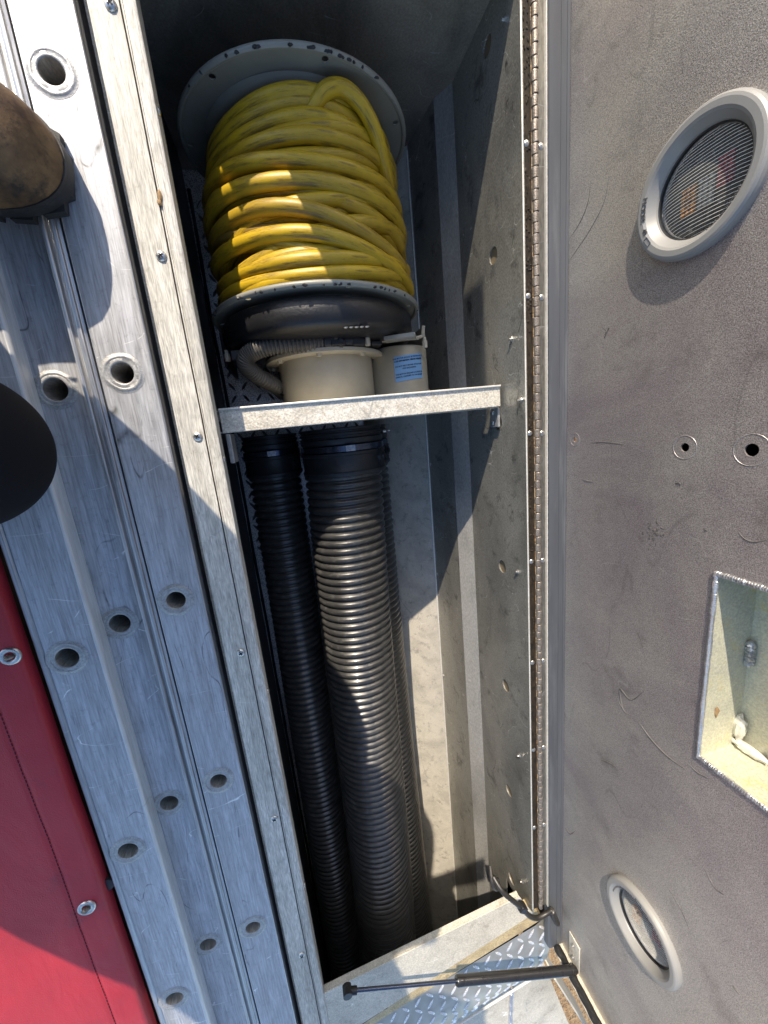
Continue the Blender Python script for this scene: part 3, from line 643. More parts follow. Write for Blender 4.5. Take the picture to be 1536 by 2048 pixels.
# ================================================================== WIRE LOOM
pts = [(0.288, -0.958, -0.012), (0.297, -0.972, 0.010), (0.315, -0.993, 0.018), (0.336, -1.022, 0.020), (0.352, -1.052, 0.020), (0.372, -1.072, 0.018), (0.392, -1.072, 0.018), (0.408, -1.064, 0.020)]
lm = thing('wire_loom', 'black plastic wire loom crossing the hinge at the lower corner', 'wire loom', pts[1])
obj('sleeve', MB().tube(smooth(pts), lambda i: 0.0047 + (0.0005 if i % 2 else 0), 12), 'cable_loom', lm)
p2 = [(0.408, -1.064, 0.020), (0.415, -1.085, 0.016), (0.424, -1.112, 0.012), (0.432, -1.135, 0.008)]
obj('corrugated_end', MB().tube(smooth(p2, 14), lambda i: 0.0048 + (0.0014 if i % 3 else 0), 12), 'cable_loom', lm)
obj('clip', MB().box(0.329, 0.343, -1.029, -1.013, 0.010, 0.027, Matrix.Rotation(0.9, 3, 'Z')), 'seal', lm, 0.002)
obj('tangle', MB().tube(smooth([(0.290, -0.955, -0.03), (0.284, -0.970, -0.010), (0.292, -0.985, -0.006), (0.300, -0.978, -0.016), (0.290, -1.00, -0.02)]), 0.0045, 8), 'cable_loom', lm)

# ================================================================== CABLE REEL
CX, CZ = 0.088, -0.235
YU, YL = 0.490, 0.213
reel = thing('cable_reel', 'grey electric cable reel lying along the compartment, with black drive guard and cream gearbox', 'cable reel', (CX, 0.3, ZF))
def flange(y, s):
    def fn(u, v, h):
        r = sqrt(u * u + v * v); d = 0.0 if r > 0.15 else 0.008 * min(1, (0.15 - r) / 0.012)
        return Vector((CX + u, y + s * d - h * 0.5 + 0.0, CZ + v))
    mb = plate(circle(0, 0, 0.186, n=96), [circle(0, 0, 0.02, n=16)] + [circle(0.175 * cos(a), 0.175 * sin(a), 0.0048, n=12) for a in [radians(d) for d in (26.5, 79.5, 132.5, 180, 232, 285, 335)]], fn, 0.003)
    f = obj('flange', mb, 'flange', reel, angle=50)
    rm = MB(); n = 120
    rm.lathe([(0.0045 * sin(a) - 0.0008, 0.1862 + 0.0040 * cos(a)) for a in [2 * pi * k / 10 for k in range(11)]], (CX, y, CZ), 'Y', n)
    obj('rolled_rim', rm, 'flange', f)
    inn = MB(); inn.lathe([(-0.0005 * s, 0.150), (0.006 * -1, 0.146), (-0.010, 0.140), (-0.010, 0.02)], (CX, y, CZ), 'Y', 72); obj('dished_centre', inn, 'flange', f)
    cp_ = MB(); rg = random.Random(int(y * 1000))
    for k in range(26):
        a = radians(rg.gauss(88, 30)); rr_ = rg.choice((0.1885, 0.1895, 0.1900)); cp_.blob((CX + rr_ * cos(a), y - 0.0030 - 0.0012 * rg.random(), CZ + rr_ * sin(a)), rg.uniform(0.001, 0.0045), 0.0022, rg.uniform(0.0008, 0.0018), 7, 4, 0.6)
    obj('chipped_paint', cp_, 'seal', f, kind='stuff')
    return f
flange(YU, 1); flange(YL, -1)
obj('drum', MB().lathe([(0, 0.10), (YU - YL, 0.10)], (CX, YL, CZ), 'Y', 48), 'flange', reel)
gd = MB(); gd.lathe([(-0.012, 0.02), (-0.012, 0.1720), (-0.015, 0.1745), (-0.036, 0.1755), (-0.045, 0.1740), (-0.053, 0.1680), (-0.057, 0.155), (-0.059, 0.135), (-0.059, 0.02)], (CX, YL, CZ), 'Y', 96)
gd = obj('drive_guard', gd, 'guard', reel, angle=60)
for k in range(5):
    place('stud', screw_mesh('stud', 0.0035, 0.002), gd, (CX + 0.022 + k * 0.0085, YL - 0.0545, CZ + 0.161), (pi / 2, 0, 0))
obj('nameplate', MB().box(CX + 0.098, CX + 0.152, YL - 0.0655, YL - 0.0585, CZ + 0.098, CZ + 0.122, Matrix.Rotation(radians(-25), 3, 'Y')), 'flange', reel, 0.0005)
# gearbox drum, flange and bolts
gx = CX + 0.003
obj('gearbox', MB().lathe([(0.082, 0.02), (0.082, 0.0885), (0.078, 0.0905), (0.0, 0.0905), (-0.004, 0.088), (-0.004, 0.01)], (gx, 0.060, CZ), 'Y', 72), 'cream', reel, angle=50)
gf = obj('gearbox_flange', MB().lathe([(0.0, 0.088), (0.0, 0.1115), (0.0012, 0.1132), (0.0068, 0.1132), (0.008, 0.1115), (0.008, 0.02)], (gx, 0.134, CZ), 'Y', 80), 'cream', reel, angle=50)
hb = MB(); hb.lathe([(-0.0045, 0.0001), (-0.0045, 0.0044), (0, 0.0050), (0.008, 0.0050), (0.0085, 0.0032), (0.014, 0.0032), (0.0142, 0.0001)], (0, 0, 0), 'Y', 6); hbm = mesh_of('bolt', hb, 'cream')
for k in range(8):
    a = radians(12 + 45 * k); place('bolt', hbm, gf, (gx + 0.1035 * cos(a), 0.134, CZ + 0.1035 * sin(a)))
# motor with blue sticker
mx, mz, mr = 0.2370, -0.235, 0.060
mo = obj('motor', MB().lathe([(-0.004, 0.01), (-0.004, mr - 0.003), (0.0, mr), (0.002, mr + 0.0012), (0.004, mr), (0.090, mr), (0.094, mr - 0.003), (0.094, 0.01)], (mx, 0.056, mz), 'Y', 64), 'motor', reel, angle=50)
def on_cyl(u, v, h=0.0):      # u along x-arc, v along y on the motor skin
    a = pi / 2 - u / mr; return Vector((mx + (mr + h) * cos(a), v, mz + (mr + h) * sin(a)))
sk = MB(); su0, su1, sv0, sv1 = -0.024, 0.036, 0.086, 0.132
rot = -0.10
def stk(u, v, h): 
    cu_, cv_ = (su0 + su1) / 2, (sv0 + sv1) / 2; du, dv = u - cu_, v - cv_
    return on_cyl(cu_ + du * cos(rot) - dv * sin(rot) * 0, cv_ + du * -rot * 0.9 + dv, h)
for j in range(2):
    for i in range(13): sk.v.append(tuple(stk(su0 + (su1 - su0) * i / 12, (sv0, sv1)[j], 0.0006)))
sk.f = [(i, i + 1, i + 14, i + 13) for i in range(12)]
st = obj('sticker', sk, 'sticker', mo)
def flat_text(lines, parent, size, u_c, v_top, lead, fn, mat='ink', bold=()):
    for k, s in enumerate(lines):
        if not s: continue
        cu = bpy.data.curves.new('letters', 'FONT'); cu.body = s; cu.size = size; cu.align_x = 'CENTER'; cu.offset = 0.0001 if k not in bold else 0.00025
        tmp = bpy.data.objects.new('tmp', cu); col.objects.link(tmp); bpy.context.view_layer.update()
        me = bpy.data.meshes.new_from_object(tmp.evaluated_get(bpy.context.evaluated_depsgraph_get())); bpy.data.objects.remove(tmp)
        mb = MB(); mb.v = [tuple(fn(u_c + v.co.x, v_top - k * lead + v.co.y, 0.0011)) for v in me.vertices]; mb.f = [tuple(p.vertices) for p in me.polygons]; bpy.data.meshes.remove(me)
        obj('lettering', mb, mat, parent, fix=False)
flat_text(['THIS MOTOR SHOULD BE PROTECTED BY', 'A 25 AMP MANUAL CIRCUIT BREAKER', '', 'DO NOT RELY ON REEL STRUCTURE', 'FOR GROUNDING.', '', 'THE MOTOR GROUND LUG MUST BE', 'DIRECTLY BONDED TO THE CHASSIS.'], mo, 0.0034, 0.006, 0.1265, 0.0048, stk, bold=(1,))
# frame straps, brackets and bits between guard and gearbox
obj('frame_strap', MB().tube([(0.150, 0.152, -0.150), (0.215, 0.158, -0.168), (0.262, 0.160, -0.172), (0.272, 0.163, -0.172), (0.274, 0.180, -0.168)], 0.0036, 8), 'motor', reel)
obj('frame_strap', MB().box(0.296, 0.302, 0.160, 0.195, -0.47, -0.235), 'motor', reel, 0.001)
obj('frame_strap', MB().box(-0.104, -0.098, 0.150, 0.215, -0.47, -0.300), 'dark', reel, 0.001)
fr = MB()
for (x0_, x1_, ya, yb, za, zb) in ((0.128, 0.150, 0.142, 0.153, -0.16, -0.125), (0.165, 0.185, 0.145, 0.153, -0.2, -0.145), (0.09, 0.115, 0.142, 0.152, -0.15, -0.118), (-0.075, -0.045, 0.135, 0.152, -0.33, -0.16)):
    obj('switch_part', MB().box(x0_, x1_, ya, yb, za, zb), 'dark', reel, 0.002)
obj('zip_tie', MB().box(0.098, 0.103, 0.142, 0.168, -0.1215, -0.1185, Matrix.Rotation(-0.5, 3, 'Z')), 'conduit', reel)
for (x_, z_) in ((0.012, -0.13), (0.155, -0.13), (0.276, -0.172), (-0.085, -0.2)): place('bolt', hbm, reel, (x_, 0.146, z_))
# corrugated conduit
cp = smooth([(0.085, 0.151, -0.135), (0.040, 0.150, -0.132), (-0.008, 0.148, -0.132), (-0.040, 0.142, -0.140), (-0.052, 0.128, -0.150), (-0.040, 0.112, -0.175), (-0.012, 0.098, -0.215), (0.0, 0.09, -0.27)], 44)
obj('conduit', MB().tube(cp, lambda i: 0.0132 + (0.0014, 0.0017, 0.0010, -0.0014, -0.0018, -0.0004)[i % 6], 16), 'conduit', reel, angle=80)
obj('conduit_fitting', MB().lathe([(-0.012, 0.010), (-0.012, 0.0165), (0.004, 0.0170), (0.004, 0.0155), (0.012, 0.0155), (0.012, 0.0175), (0.018, 0.0175), (0.018, 0.01)], (0.092, 0.152, -0.135), 'X', 26), 'rubber', reel)
obj('conduit_elbow', MB().lathe([(0.0, 0.010), (0.0, 0.0125), (0.03, 0.0120), (0.045, 0.008)], (0.110, 0.152, -0.137), 'X', 20), 'rubber', reel)
wp = MB()
for q in range(3): wp.tube(smooth([(-0.02 + q * 0.004, 0.100, -0.25), (0.0, 0.092 - q * 0.006, -0.22), (0.02, 0.098, -0.235 - q * 0.01)]), 0.0022, 7)
obj('wires', wp, 'cable_loom', reel)

# ------------------------------------------------------------------ yellow cable
CR = 0.0110
cab = MB(); cab.w = []
def wrap(y_of, r_of, a0, a1, n, wear=0.0, rad=CR):
    P = []
    for i in range(n + 1):
        t = i / n; a = a0 + (a1 - a0) * t; r = r_of(t, a); P.append((CX + r * cos(a), y_of(t, a), CZ + r * sin(a)))
    nv = len(cab.v); cab.tube(P, rad, 12, uv=True); cab.w += [wear] * (len(cab.v) - nv)
rnd = random.Random(11)
# hidden tight layers
wrap(lambda t, a: YL + 0.018 + (YU - YL - 0.04) * t, lambda t, a: 0.126, 0, 2 * pi * 10, 10 * 40)
wrap(lambda t, a: YU - 0.020 - (YU - YL - 0.036) * t, lambda t, a: 0.139, 0, 2 * pi * 11.4, 12 * 44, 0.15)
# outer layer: individual loops with a slant, bowing and crossings; (y at left, y at crest, y at right, radius, wear)
loops = [(0.450, 0.464, 0.462, 0.152, 0.05), (0.430, 0.452, 0.440, 0.153, 0.1), (0.416, 0.432, 0.420, 0.158, 0.0), (0.402, 0.411, 0.396, 0.162, 0.1),
         (0.392, 0.389, 0.405, 0.154, 0.05), (0.384, 0.379, 0.362, 0.170, 0.05), (0.338, 0.368, 0.372, 0.158, 0.1), (0.350, 0.350, 0.335, 0.174, 0.15),
         (0.352, 0.336, 0.306, 0.160, 0.1), (0.318, 0.328, 0.345, 0.164, 0.0), (0.286, 0.322, 0.350, 0.158, 0.1), (0.334, 0.302, 0.262, 0.173, 0.3), (0.322, 0.283, 0.245, 0.166, 0.75),
         (0.300, 0.274, 0.240, 0.175, 0.0), (0.262, 0.262, 0.262, 0.164, 0.1), (0.262, 0.250, 0.272, 0.171, 0.05), (0.238, 0.233, 0.250, 0.172, 0.0), (0.226, 0.222, 0.226, 0.164, 0.0),
         (0.44, 0.42, 0.45, 0.146, 0.1), (0.31, 0.35, 0.37, 0.147, 0.1), (0.26, 0.29, 0.31, 0.150, 0.1), (0.30, 0.31, 0.28, 0.153, 0.0),
         (0.372, 0.340, 0.300, 0.165, 0.2), (0.290, 0.335, 0.385, 0.162, 0.1), (0.250, 0.290, 0.325, 0.166, 0.15), (0.310, 0.258, 0.236, 0.165, 0.1), (0.395, 0.420, 0.440, 0.159, 0.1)]
for i, (yl, yc, yr, rr, wv) in enumerate(loops):
    p1, p2, p3 = rnd.random() * 6, rnd.random() * 6, rnd.random() * 6
    def yf(t, a, yl=yl, yc=yc, yr=yr, p1=p1, p2=p2):
        s = cos(a); top = max(0.0, sin(a)); m_ = (yl + yr) / 2
        base = m_ + (yr - yl) / 2 * s
        return base + (yc - m_) * top ** 1.2 * (1 - abs(s) * 0.3) + 0.0036 * sin(2 * a + p1) + 0.0024 * sin(3 * a + p2)
    def rf(t, a, rr=rr, p3=p3): return rr - 0.003 - 0.004 * max(0, -cos(a)) + 0.0025 * sin(2 * a + p3) + 0.0015 * sin(5 * a + p3)
    wrap(yf, rf, -1.4, 2 * pi - 1.2, 84, wv, CR * rnd.uniform(0.97, 1.05))
# the loose end looping over at the upper right
ep = smooth([(0.075, 0.430, -0.108), (0.098, 0.446, -0.086), (0.118, 0.463, -0.077), (0.143, 0.469, -0.078), (0.168, 0.458, -0.084), (0.190, 0.434, -0.096), (0.206, 0.405, -0.118), (0.219, 0.378, -0.145), (0.228, 0.352, -0.180), (0.224, 0.335, -0.23), (0.21, 0.32, -0.29)], 12)
nv = len(cab.v); cab.tube(ep, CR, 12, uv=True); cab.w += [0.0] * (len(cab.v) - nv)
cable = tag(obj('power_cable', cab, 'cable', None, angle=80, fix=False), 'thick yellow power cable wound in crossing loops on the grey reel', 'cable')
def cable_print(s, y_c, a_mid, r, size=0.0066):
    cu = bpy.data.curves.new('letters', 'FONT'); cu.body = s; cu.size = size; cu.align_x = 'CENTER'
    tmp = bpy.data.objects.new('tmp', cu); col.objects.link(tmp); bpy.context.view_layer.update()
    me = bpy.data.meshes.new_from_object(tmp.evaluated_get(bpy.context.evaluated_depsgraph_get())); bpy.data.objects.remove(tmp)
    return me

# ================================================================== HOSES
def hose(label, path, r, y_end=-1.95, coup=True, tr=0.0):
    """path(y) -> (x, z) centre; corrugated rings along -y"""
    x0, z0 = path(0.0); t = thing('suction_hose', label, 'hose', (x0, 0, z0), 'ribbed black hoses lying in the compartment')
    seg = 56; mb = MB(); ys = []; rs_ = []
    p = 0.0168; y = -0.078; steps = [(-0.0, -0.0065), (0.10, -0.0050), (0.22, -0.0012), (0.36, 0.0), (0.52, 0.0002), (0.68, -0.0006), (0.80, -0.0030), (0.90, -0.0060)]
    while y > y_end:
        jit = random.uniform(-0.0004, 0.0004)
        for f, d in steps: ys.append(y - p * f); rs_.append(r + d + jit)
        y -= p
    vs = []
    for yy, rr in zip(ys, rs_):
        cx, cz = path(yy)
        for k in range(seg): a = 2 * pi * k / seg; vs.append((cx + rr * cos(a), yy, cz + rr * sin(a)))
    fs = [(j * seg + k, j * seg + (k + 1) % seg, (j + 1) * seg + (k + 1) % seg, (j + 1) * seg + k) for j in range(len(ys) - 1) for k in range(seg)]
    mb.add(vs, fs); obj('corrugated_tube', mb, 'hose', t, angle=80, fix=False)
    q = r + 0.002
    sl = MB(); sl.lathe([(-0.084, r - 0.006), (-0.084, q), (-0.081, q + 0.003), (-0.076, q + 0.0035), (-0.073, q + 0.001), (-0.045, q + 0.001), (-0.043, q + 0.0035), (-0.038, q + 0.0035), (-0.037, q + 0.0005)], (x0, 0, z0), 'Y', 64)
    obj('cuff', sl, 'rubber', t, angle=40)
    bd = MB(); bd.lathe([(-0.0365, q - 0.001), (-0.0360, q + 0.0022), (-0.0250, q + 0.0022), (-0.0245, q - 0.001)], (x0, 0, z0), 'Y', 64)
    b = obj('clamp_band', bd, 'strut_rod', t)
    a = radians(88); bx = MB().box(-0.009, 0.009, -0.0055, 0.0055, -0.002, 0.003); bx = mesh_of('buckle', bx, 'taped'); place('buckle', bx, b, (x0 + (q + 0.002) * cos(a), -0.0305, z0 + (q + 0.002) * sin(a)), (0, pi / 2 - a, 0))
    c = MB(); c.lathe([(-0.0245, q - 0.003), (-0.020, q + 0.001), (-0.012, q + 0.0015), (-0.010, q - 0.002), (-0.006, q - 0.002), (-0.005, q + 0.001), (-0.001, q + 0.001), (0.0, q - 0.002), (0.003, q - 0.002), (0.004, q), (0.008, q + 0.0002), (0.0095, q - 0.002), (0.0095, q - 0.006), (-0.03, q - 0.008), (-0.03, 0.001)], (x0, 0, z0), 'Y', 64)
    obj('coupling', c, 'rubber', t, angle=40)
    a = radians(38); e = MB(); e.lathe([(-0.006, 0.001), (-0.006, 0.013), (0.004, 0.012), (0.005, 0.006), (0.008, 0.0055), (0.0085, 0.001)], (0, 0, 0), 'Z', 10); e.box(-0.010, 0.010, -0.02, 0.016, -0.008, 0.001)
    ear = mesh_of('latch', e, 'rubber'); place('latch', ear, t, (x0 + (q + 0.003) * cos(a), -0.052, z0 + (q + 0.003) * sin(a)), (0, pi / 2 - a, 0))
    place('bolt', mesh_of('bolt', MB().lathe([(0, 0.003), (0.006, 0.003), (0.007, 0.0001)], (0, 0, 0), 'Z', 8), 'screw'), t, (x0 + (q + 0.004) * cos(radians(8)), -0.006, z0 + (q + 0.004) * sin(radians(8))), (0, pi / 2, 0))
    return t
hose('fattest black ribbed hose on top in the middle, its sunlit rings shining', lambda y: (0.1065 + 0.030 * y * 1.0 + (0.004 * sin(y * 4)), -0.252 + 0.004 * sin(y * 3)), 0.0825)
hose('thinner black ribbed hose in the shade along the left wall', lambda y: (-0.044 + 0.012 * y, -0.380 + 0.01 * y), 0.0600)
hose('black ribbed hose on the right, mostly hidden beneath the middle hose', lambda y: (0.158 + 0.004 * sin(y * 2.2), -0.398), 0.0790)

# ================================================================== LADDERS
# three nested ladder sections carried on edge: what faces up is the beam of each
LG = 'aluminium ladder sections stored on edge beside the compartment'
def ladder(label, x0, x1, ztop, hx, hys, extra, hr=0.0125, cr=0.0215, lipw=0.0):
    t = thing('ladder_section', label, 'ladder', ((x0 + x1) / 2, -0.4, ztop), LG)
    hs = [circle(hx, y, hr, n=26) for y in hys]
    outer = [(x0, Y0), (x1, Y0), (x1, Y1), (x0, Y1)]
    obj('beam', plate(outer, hs, lambda u, v, h: Vector((u, v, ztop - h)), 0.003), 'ladder', t)
    for nm, mb, mt in extra(ztop): obj(nm, mb, mt, t, 0.0006 if nm != 'lip' else 0)
    tube = MB(); tube.lathe([(0.0002, hr - 0.0002), (-0.006, hr - 0.0008), (-0.03, hr - 0.001), (-0.30, hr - 0.001), (-0.30, hr + 0.002), (-0.0035, hr + 0.002)], (0, 0, 0), 'Z', 26)
    tm = mesh_of('rung', tube, 'rung', 60)
    for y in hys:
        place('rung', tm, t, (hx, y, ztop))
        c = MB(); n = 40; sd = random.random() * 50; prof = [(0.0000, cr + 0.003), (0.0002, cr), (0.0008, cr - 0.0006), (0.0009, cr - 0.003), (0.0004, cr - 0.0036), (0.0010, hr + 0.0020), (0.0008, hr + 0.0006), (0.0, hr)]
        for i, (zz, rr) in enumerate(prof):
            for k in range(n):
                a = 2 * pi * k / n; q = 1 + (0.05 * noise.noise(Vector((cos(a) * 2, sin(a) * 2, sd))) + 0.02 * noise.noise(Vector((cos(a) * 7, sin(a) * 7, sd)))) * (1 if 0 < i < 5 else (0.8 if i == 0 else 0))
                c.v.append((hx + rr * q * cos(a), y + rr * q * sin(a), ztop + zz + 0.0002))
        for j in range(len(prof) - 1):
            for k in range(n): c.f.append((j * n + k, j * n + (k + 1) % n, (j + 1) * n + (k + 1) % n, (j + 1) * n + k))
        obj('rung_collar', c, 'collar', t, angle=50)
    return t
def P(prof, m='ladder_lip', nm='lip'): return (nm, MB().prism(prof, Y0, Y1), m)
# right-hand section
ladder('widest-spaced ladder section nearest the compartment rim', -0.2105, -0.1530, 0.0, -0.1865, [0.706, 0.400, 0.097, -0.207, -0.519, -0.837, -1.155], lambda z: [
    P([(-0.1528, 0.0002), (-0.1512, -0.0008), (-0.1502, -0.004), (-0.1500, -0.011), (-0.1522, -0.013), (-0.1522, -0.11), (-0.1530, -0.11), (-0.1530, -0.003)], nm='flange'),
    P([(-0.2125, -0.001), (-0.2107, -0.0002), (-0.2107, -0.06), (-0.2125, -0.06)], nm='flange')])
# middle section, its web lower, with two raised ridges on its right edge
ladder('middle ladder section, its web sunk lower between the other two', -0.292, -0.2315, -0.022, -0.2720, [0.72, 0.405, 0.086, -0.235, -0.555, -0.872, -1.19], lambda z: [
    P([(-0.2330, 0.0012), (-0.2313, 0.0020), (-0.2290, 0.0012), (-0.2275, -0.0035), (-0.2260, -0.0042), (-0.2240, 0.0002), (-0.2215, 0.0012), (-0.2190, 0.0006), (-0.2178, -0.002), (-0.2150, -0.003), (-0.2150, -0.06), (-0.2330, -0.06)], nm='flange'),
    P([(-0.2315, -0.0219), (-0.2328, -0.0200), (-0.2331, -0.0219)])], hr=0.0136, cr=0.0215)
# left-hand section
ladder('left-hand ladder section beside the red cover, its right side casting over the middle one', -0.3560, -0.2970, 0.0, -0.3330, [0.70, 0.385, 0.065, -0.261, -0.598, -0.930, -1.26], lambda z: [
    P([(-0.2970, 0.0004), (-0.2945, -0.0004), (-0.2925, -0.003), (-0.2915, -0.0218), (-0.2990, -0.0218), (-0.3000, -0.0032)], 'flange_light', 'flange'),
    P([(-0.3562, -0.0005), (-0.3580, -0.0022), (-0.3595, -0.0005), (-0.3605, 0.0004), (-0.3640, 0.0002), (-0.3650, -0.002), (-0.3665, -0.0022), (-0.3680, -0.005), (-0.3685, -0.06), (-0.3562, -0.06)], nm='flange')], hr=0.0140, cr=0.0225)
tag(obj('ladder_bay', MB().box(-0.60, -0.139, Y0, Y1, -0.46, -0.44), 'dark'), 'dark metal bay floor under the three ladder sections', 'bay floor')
for i, (x, y, a, L) in enumerate(((-0.158, -0.175, -0.62, 0.07), (-0.150, -0.40, 0.2, 0.12), (-0.148, -0.05, -0.1, 0.10), (-0.150, -0.72, 0.12, 0.16))):
    w_ = obj('wooden_block', MB().box(x - 0.016, x + 0.016, y - L / 2, y + L / 2, -0.085 - 0.03 * (i > 0), -0.048 - 0.05 * (i > 0), Matrix.Rotation(a, 3, 'Z')), 'wood', None, 0.002)
    tag(w_, ['slanting brown wooden block wedged beside the rim near the shadow edge', 'wooden block deep in the gap halfway down the rim', 'wooden block in the dark gap by the divider', 'long wooden block low in the gap near the lowest screws'][i], 'wooden block', 'wooden blocks in the gap beside the rim')

# ================================================================== RED COVER
tp = MB(); nx, ny = 44, 130
def tarp_z(x, y):
    e = -0.379 - x
    return 0.006 + 0.010 * (1 - math.exp(-max(e, 0) * 18)) + 0.004 * noise.noise(Vector((x * 5, y * 3, 0))) * min(1, e * 15) + 0.0015 * noise.noise(Vector((x * 22, y * 14, 4))) + 0.0011 * math.exp(-((x + 0.40) / 0.02) ** 2) * noise.noise(Vector((2, y * 55, x * 9))) - (0.0016 * math.exp(-((x + 0.418) / 0.0016) ** 2))
xsx = [-0.3775, -0.3785, -0.381, -0.385] + [-0.39 - 0.004 * k for k in range(12)] + [-0.44 - 0.035 * k for k in range(26)]
ysy = [0.15 - 2.2 * j / ny for j in range(ny + 1)]
for y in ysy:
    wob = 0.003 * noise.noise(Vector((y * 4, 0, 7)))
    for i, x in enumerate(xsx): tp.v.append((x + wob, y, tarp_z(x, y) if i > 1 else (-0.012, 0.003)[i]))
nx = len(xsx)
for j in range(ny):
    for i in range(nx - 1): a = j * nx + i; tp.f.append((a, a + 1, a + nx + 1, a + nx))
cover = thing('hose_bed_cover', 'red vinyl cover left of the ladders with a stitched hem', 'vinyl cover', (-0.6, -0.9, 0))
obj('sheet', tp, 'tarp', cover, angle=80)
stt = MB(); y = 0.1
while y > -2.0:
    wob = 0.003 * noise.noise(Vector((y * 4, 0, 7))); zz = tarp_z(-0.418, y) + 0.0008; stt.tube([(-0.418 + wob, y, zz), (-0.418 + wob, y - 0.0045, zz)], 0.0006, 5); y -= 0.0068
obj('stitching', stt, paint('dark_thread', (0.08, 0.005, 0.012, 1), 0.8), cover, kind='stuff')
for (x, y) in ((-0.389, -0.240), (-0.402, -0.668), (-0.40, -1.08)):
    z = tarp_z(x, y)
    g_ = obj('grommet', MB().lathe([(-0.001, 0.0125), (0.0016, 0.0120), (0.0024, 0.0100), (0.0020, 0.0068), (0.0005, 0.0056), (-0.002, 0.0056)], (x, y, z), 'Z', 26), 'screw', cover, angle=60)
    obj('twist_stud', MB().blob((x, y, z + 0.003), 0.0052, 0.0030, 0.0045, 10, 6, 0.3).lathe([(-0.004, 0.0055), (-0.0005, 0.0055), (0.0, 0.001)], (x, y, z), 'Z', 14), 'knuckle', g_)
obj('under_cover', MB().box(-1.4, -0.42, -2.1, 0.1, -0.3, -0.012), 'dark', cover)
cl_ = tag(obj('hook_plate', MB().lathe([(-0.004, 0.011), (0.0, 0.011), (0.001, 0.006), (0.001, 0.001)], (-0.3775, -0.655, -0.004), 'Z', 12), 'dark'), 'small dark oval fastener in the gap between red cover and ladder', 'fastener')
lf = MB(); lf.blob((-0.105, 0.288, 0.0022), 0.0022, 0.0065, 0.0014, 10, 6, 0.8); lf.blob((-0.1062, 0.281, 0.0020), 0.0028, 0.003, 0.0014, 8, 5, 0.8)
tag(obj('dry_leaf', lf, 'leaf'), 'tiny curled brown leaf scrap lying on the compartment rim', 'leaf')

# ================================================================== GROUND
g = obj('ground', MB().add([(-120, -120, -2.6), (120, -120, -2.6), (120, 120, -2.6), (-120, 120, -2.6)], [(0, 1, 2, 3)]), 'ground', None, kind='structure')

# ================================================================== PERSON (kneeling at the left, boot and knee in view)
person = thing('person', 'kneeling person in dark trousers and worn brown boot, only boot toe and knee showing', 'person', (-0.5, 0.1, 0.0))
def skin_body(name, joints, bones, mat, parent, sub=2, root=0):
    me = bpy.data.meshes.new(name); me.from_pydata([j[0] for j in joints], bones, [])
    o = bpy.data.objects.new(name, me); col.objects.link(o); o.parent = parent; o.location = -parent.location
    sk_ = o.modifiers.new('skin', 'SKIN'); sk_.use_smooth_shade = True
    for i, j in enumerate(joints):
        v = me.skin_vertices[0].data[i]; v.radius = j[1] if isinstance(j[1], tuple) else (j[1], j[1]); v.use_root = (i == root)
    ss = o.modifiers.new('sub', 'SUBSURF'); ss.levels = sub; ss.render_levels = sub
    me.materials.append(M[mat]); return o
J = [((-0.60, 0.08, 0.28), (0.16, 0.14)),       # 0 pelvis
     ((-0.47, 0.02, 0.42), (0.20, 0.16)),       # 1 waist
     ((-0.41, 0.00, 0.56), (0.22, 0.15)),       # 2 chest
     ((-0.38, 0.03, 0.70), (0.17, 0.12)),       # 3 upper chest
     ((-0.33, 0.03, 0.78), 0.075),              # 4 neck
     ((-0.38, 0.22, 0.70), 0.085), ((-0.235, 0.225, 0.49), 0.120), ((-0.250, 0.05, 0.580), 0.060),     # 5-7 left arm to wrist
     ((-0.36, -0.16, 0.70), 0.085), ((-0.27, -0.22, 0.54), 0.105), ((-0.250, -0.08, 0.580), 0.065),  # 8-10 right arm
     ((-0.62, 0.20, 0.28), 0.12), ((-0.40, 0.26, 0.42), 0.14), ((-0.235, 0.315, 0.440), 0.09), ((-0.315, 0.31, 0.26), 0.080), ((-0.375, 0.303, 0.13), 0.060),  # 11-15 left leg, knee raised
     ((-0.62, 0.00, 0.28), 0.13), ((-0.50, 0.02, 0.19), 0.11), ((-0.365, 0.022, 0.105), 0.09), ((-0.50, 0.02, 0.068), 0.070), ((-0.78, 0.02, 0.050), 0.055)]   # 16-20 right leg, knee down
Bn = [(0, 1), (1, 2), (2, 3), (3, 4), (3, 5), (5, 6), (6, 7), (3, 8), (8, 9), (9, 10), (0, 11), (11, 12), (12, 13), (13, 14), (14, 15), (0, 16), (16, 17), (17, 18), (18, 19), (19, 20)]
skin_body('body', J, Bn, 'trouser', person)
HO = Vector((0.10, 0, -0.03)); hd = MB(); hd.blob((-0.36, 0.03, 0.92), 0.098, 0.076, 0.118, 24, 16); hd.blob((-0.262, 0.03, 0.905), 0.016, 0.012, 0.022, 10, 8); hd.blob((-0.37, 0.108, 0.91), 0.018, 0.01, 0.03, 10, 8); hd.blob((-0.37, -0.048, 0.91), 0.018, 0.01, 0.03, 10, 8)
hd.xform(lambda v: v + HO); head = obj('head', hd, 'skin', person)
for q in (0.062, -0.002): obj('eye', MB().blob((-0.172, q, 0.895), 0.010, 0.013, 0.009, 10, 8), 'ink', head)
obj('mouth', MB().blob((-0.168, 0.03, 0.832), 0.008, 0.022, 0.006, 10, 8), 'red', head)
hr_ = MB(); hr_.blob((-0.278, 0.03, 0.920), 0.104, 0.086, 0.105, 24, 14, 0.06); obj('hair', hr_, 'hair', head)
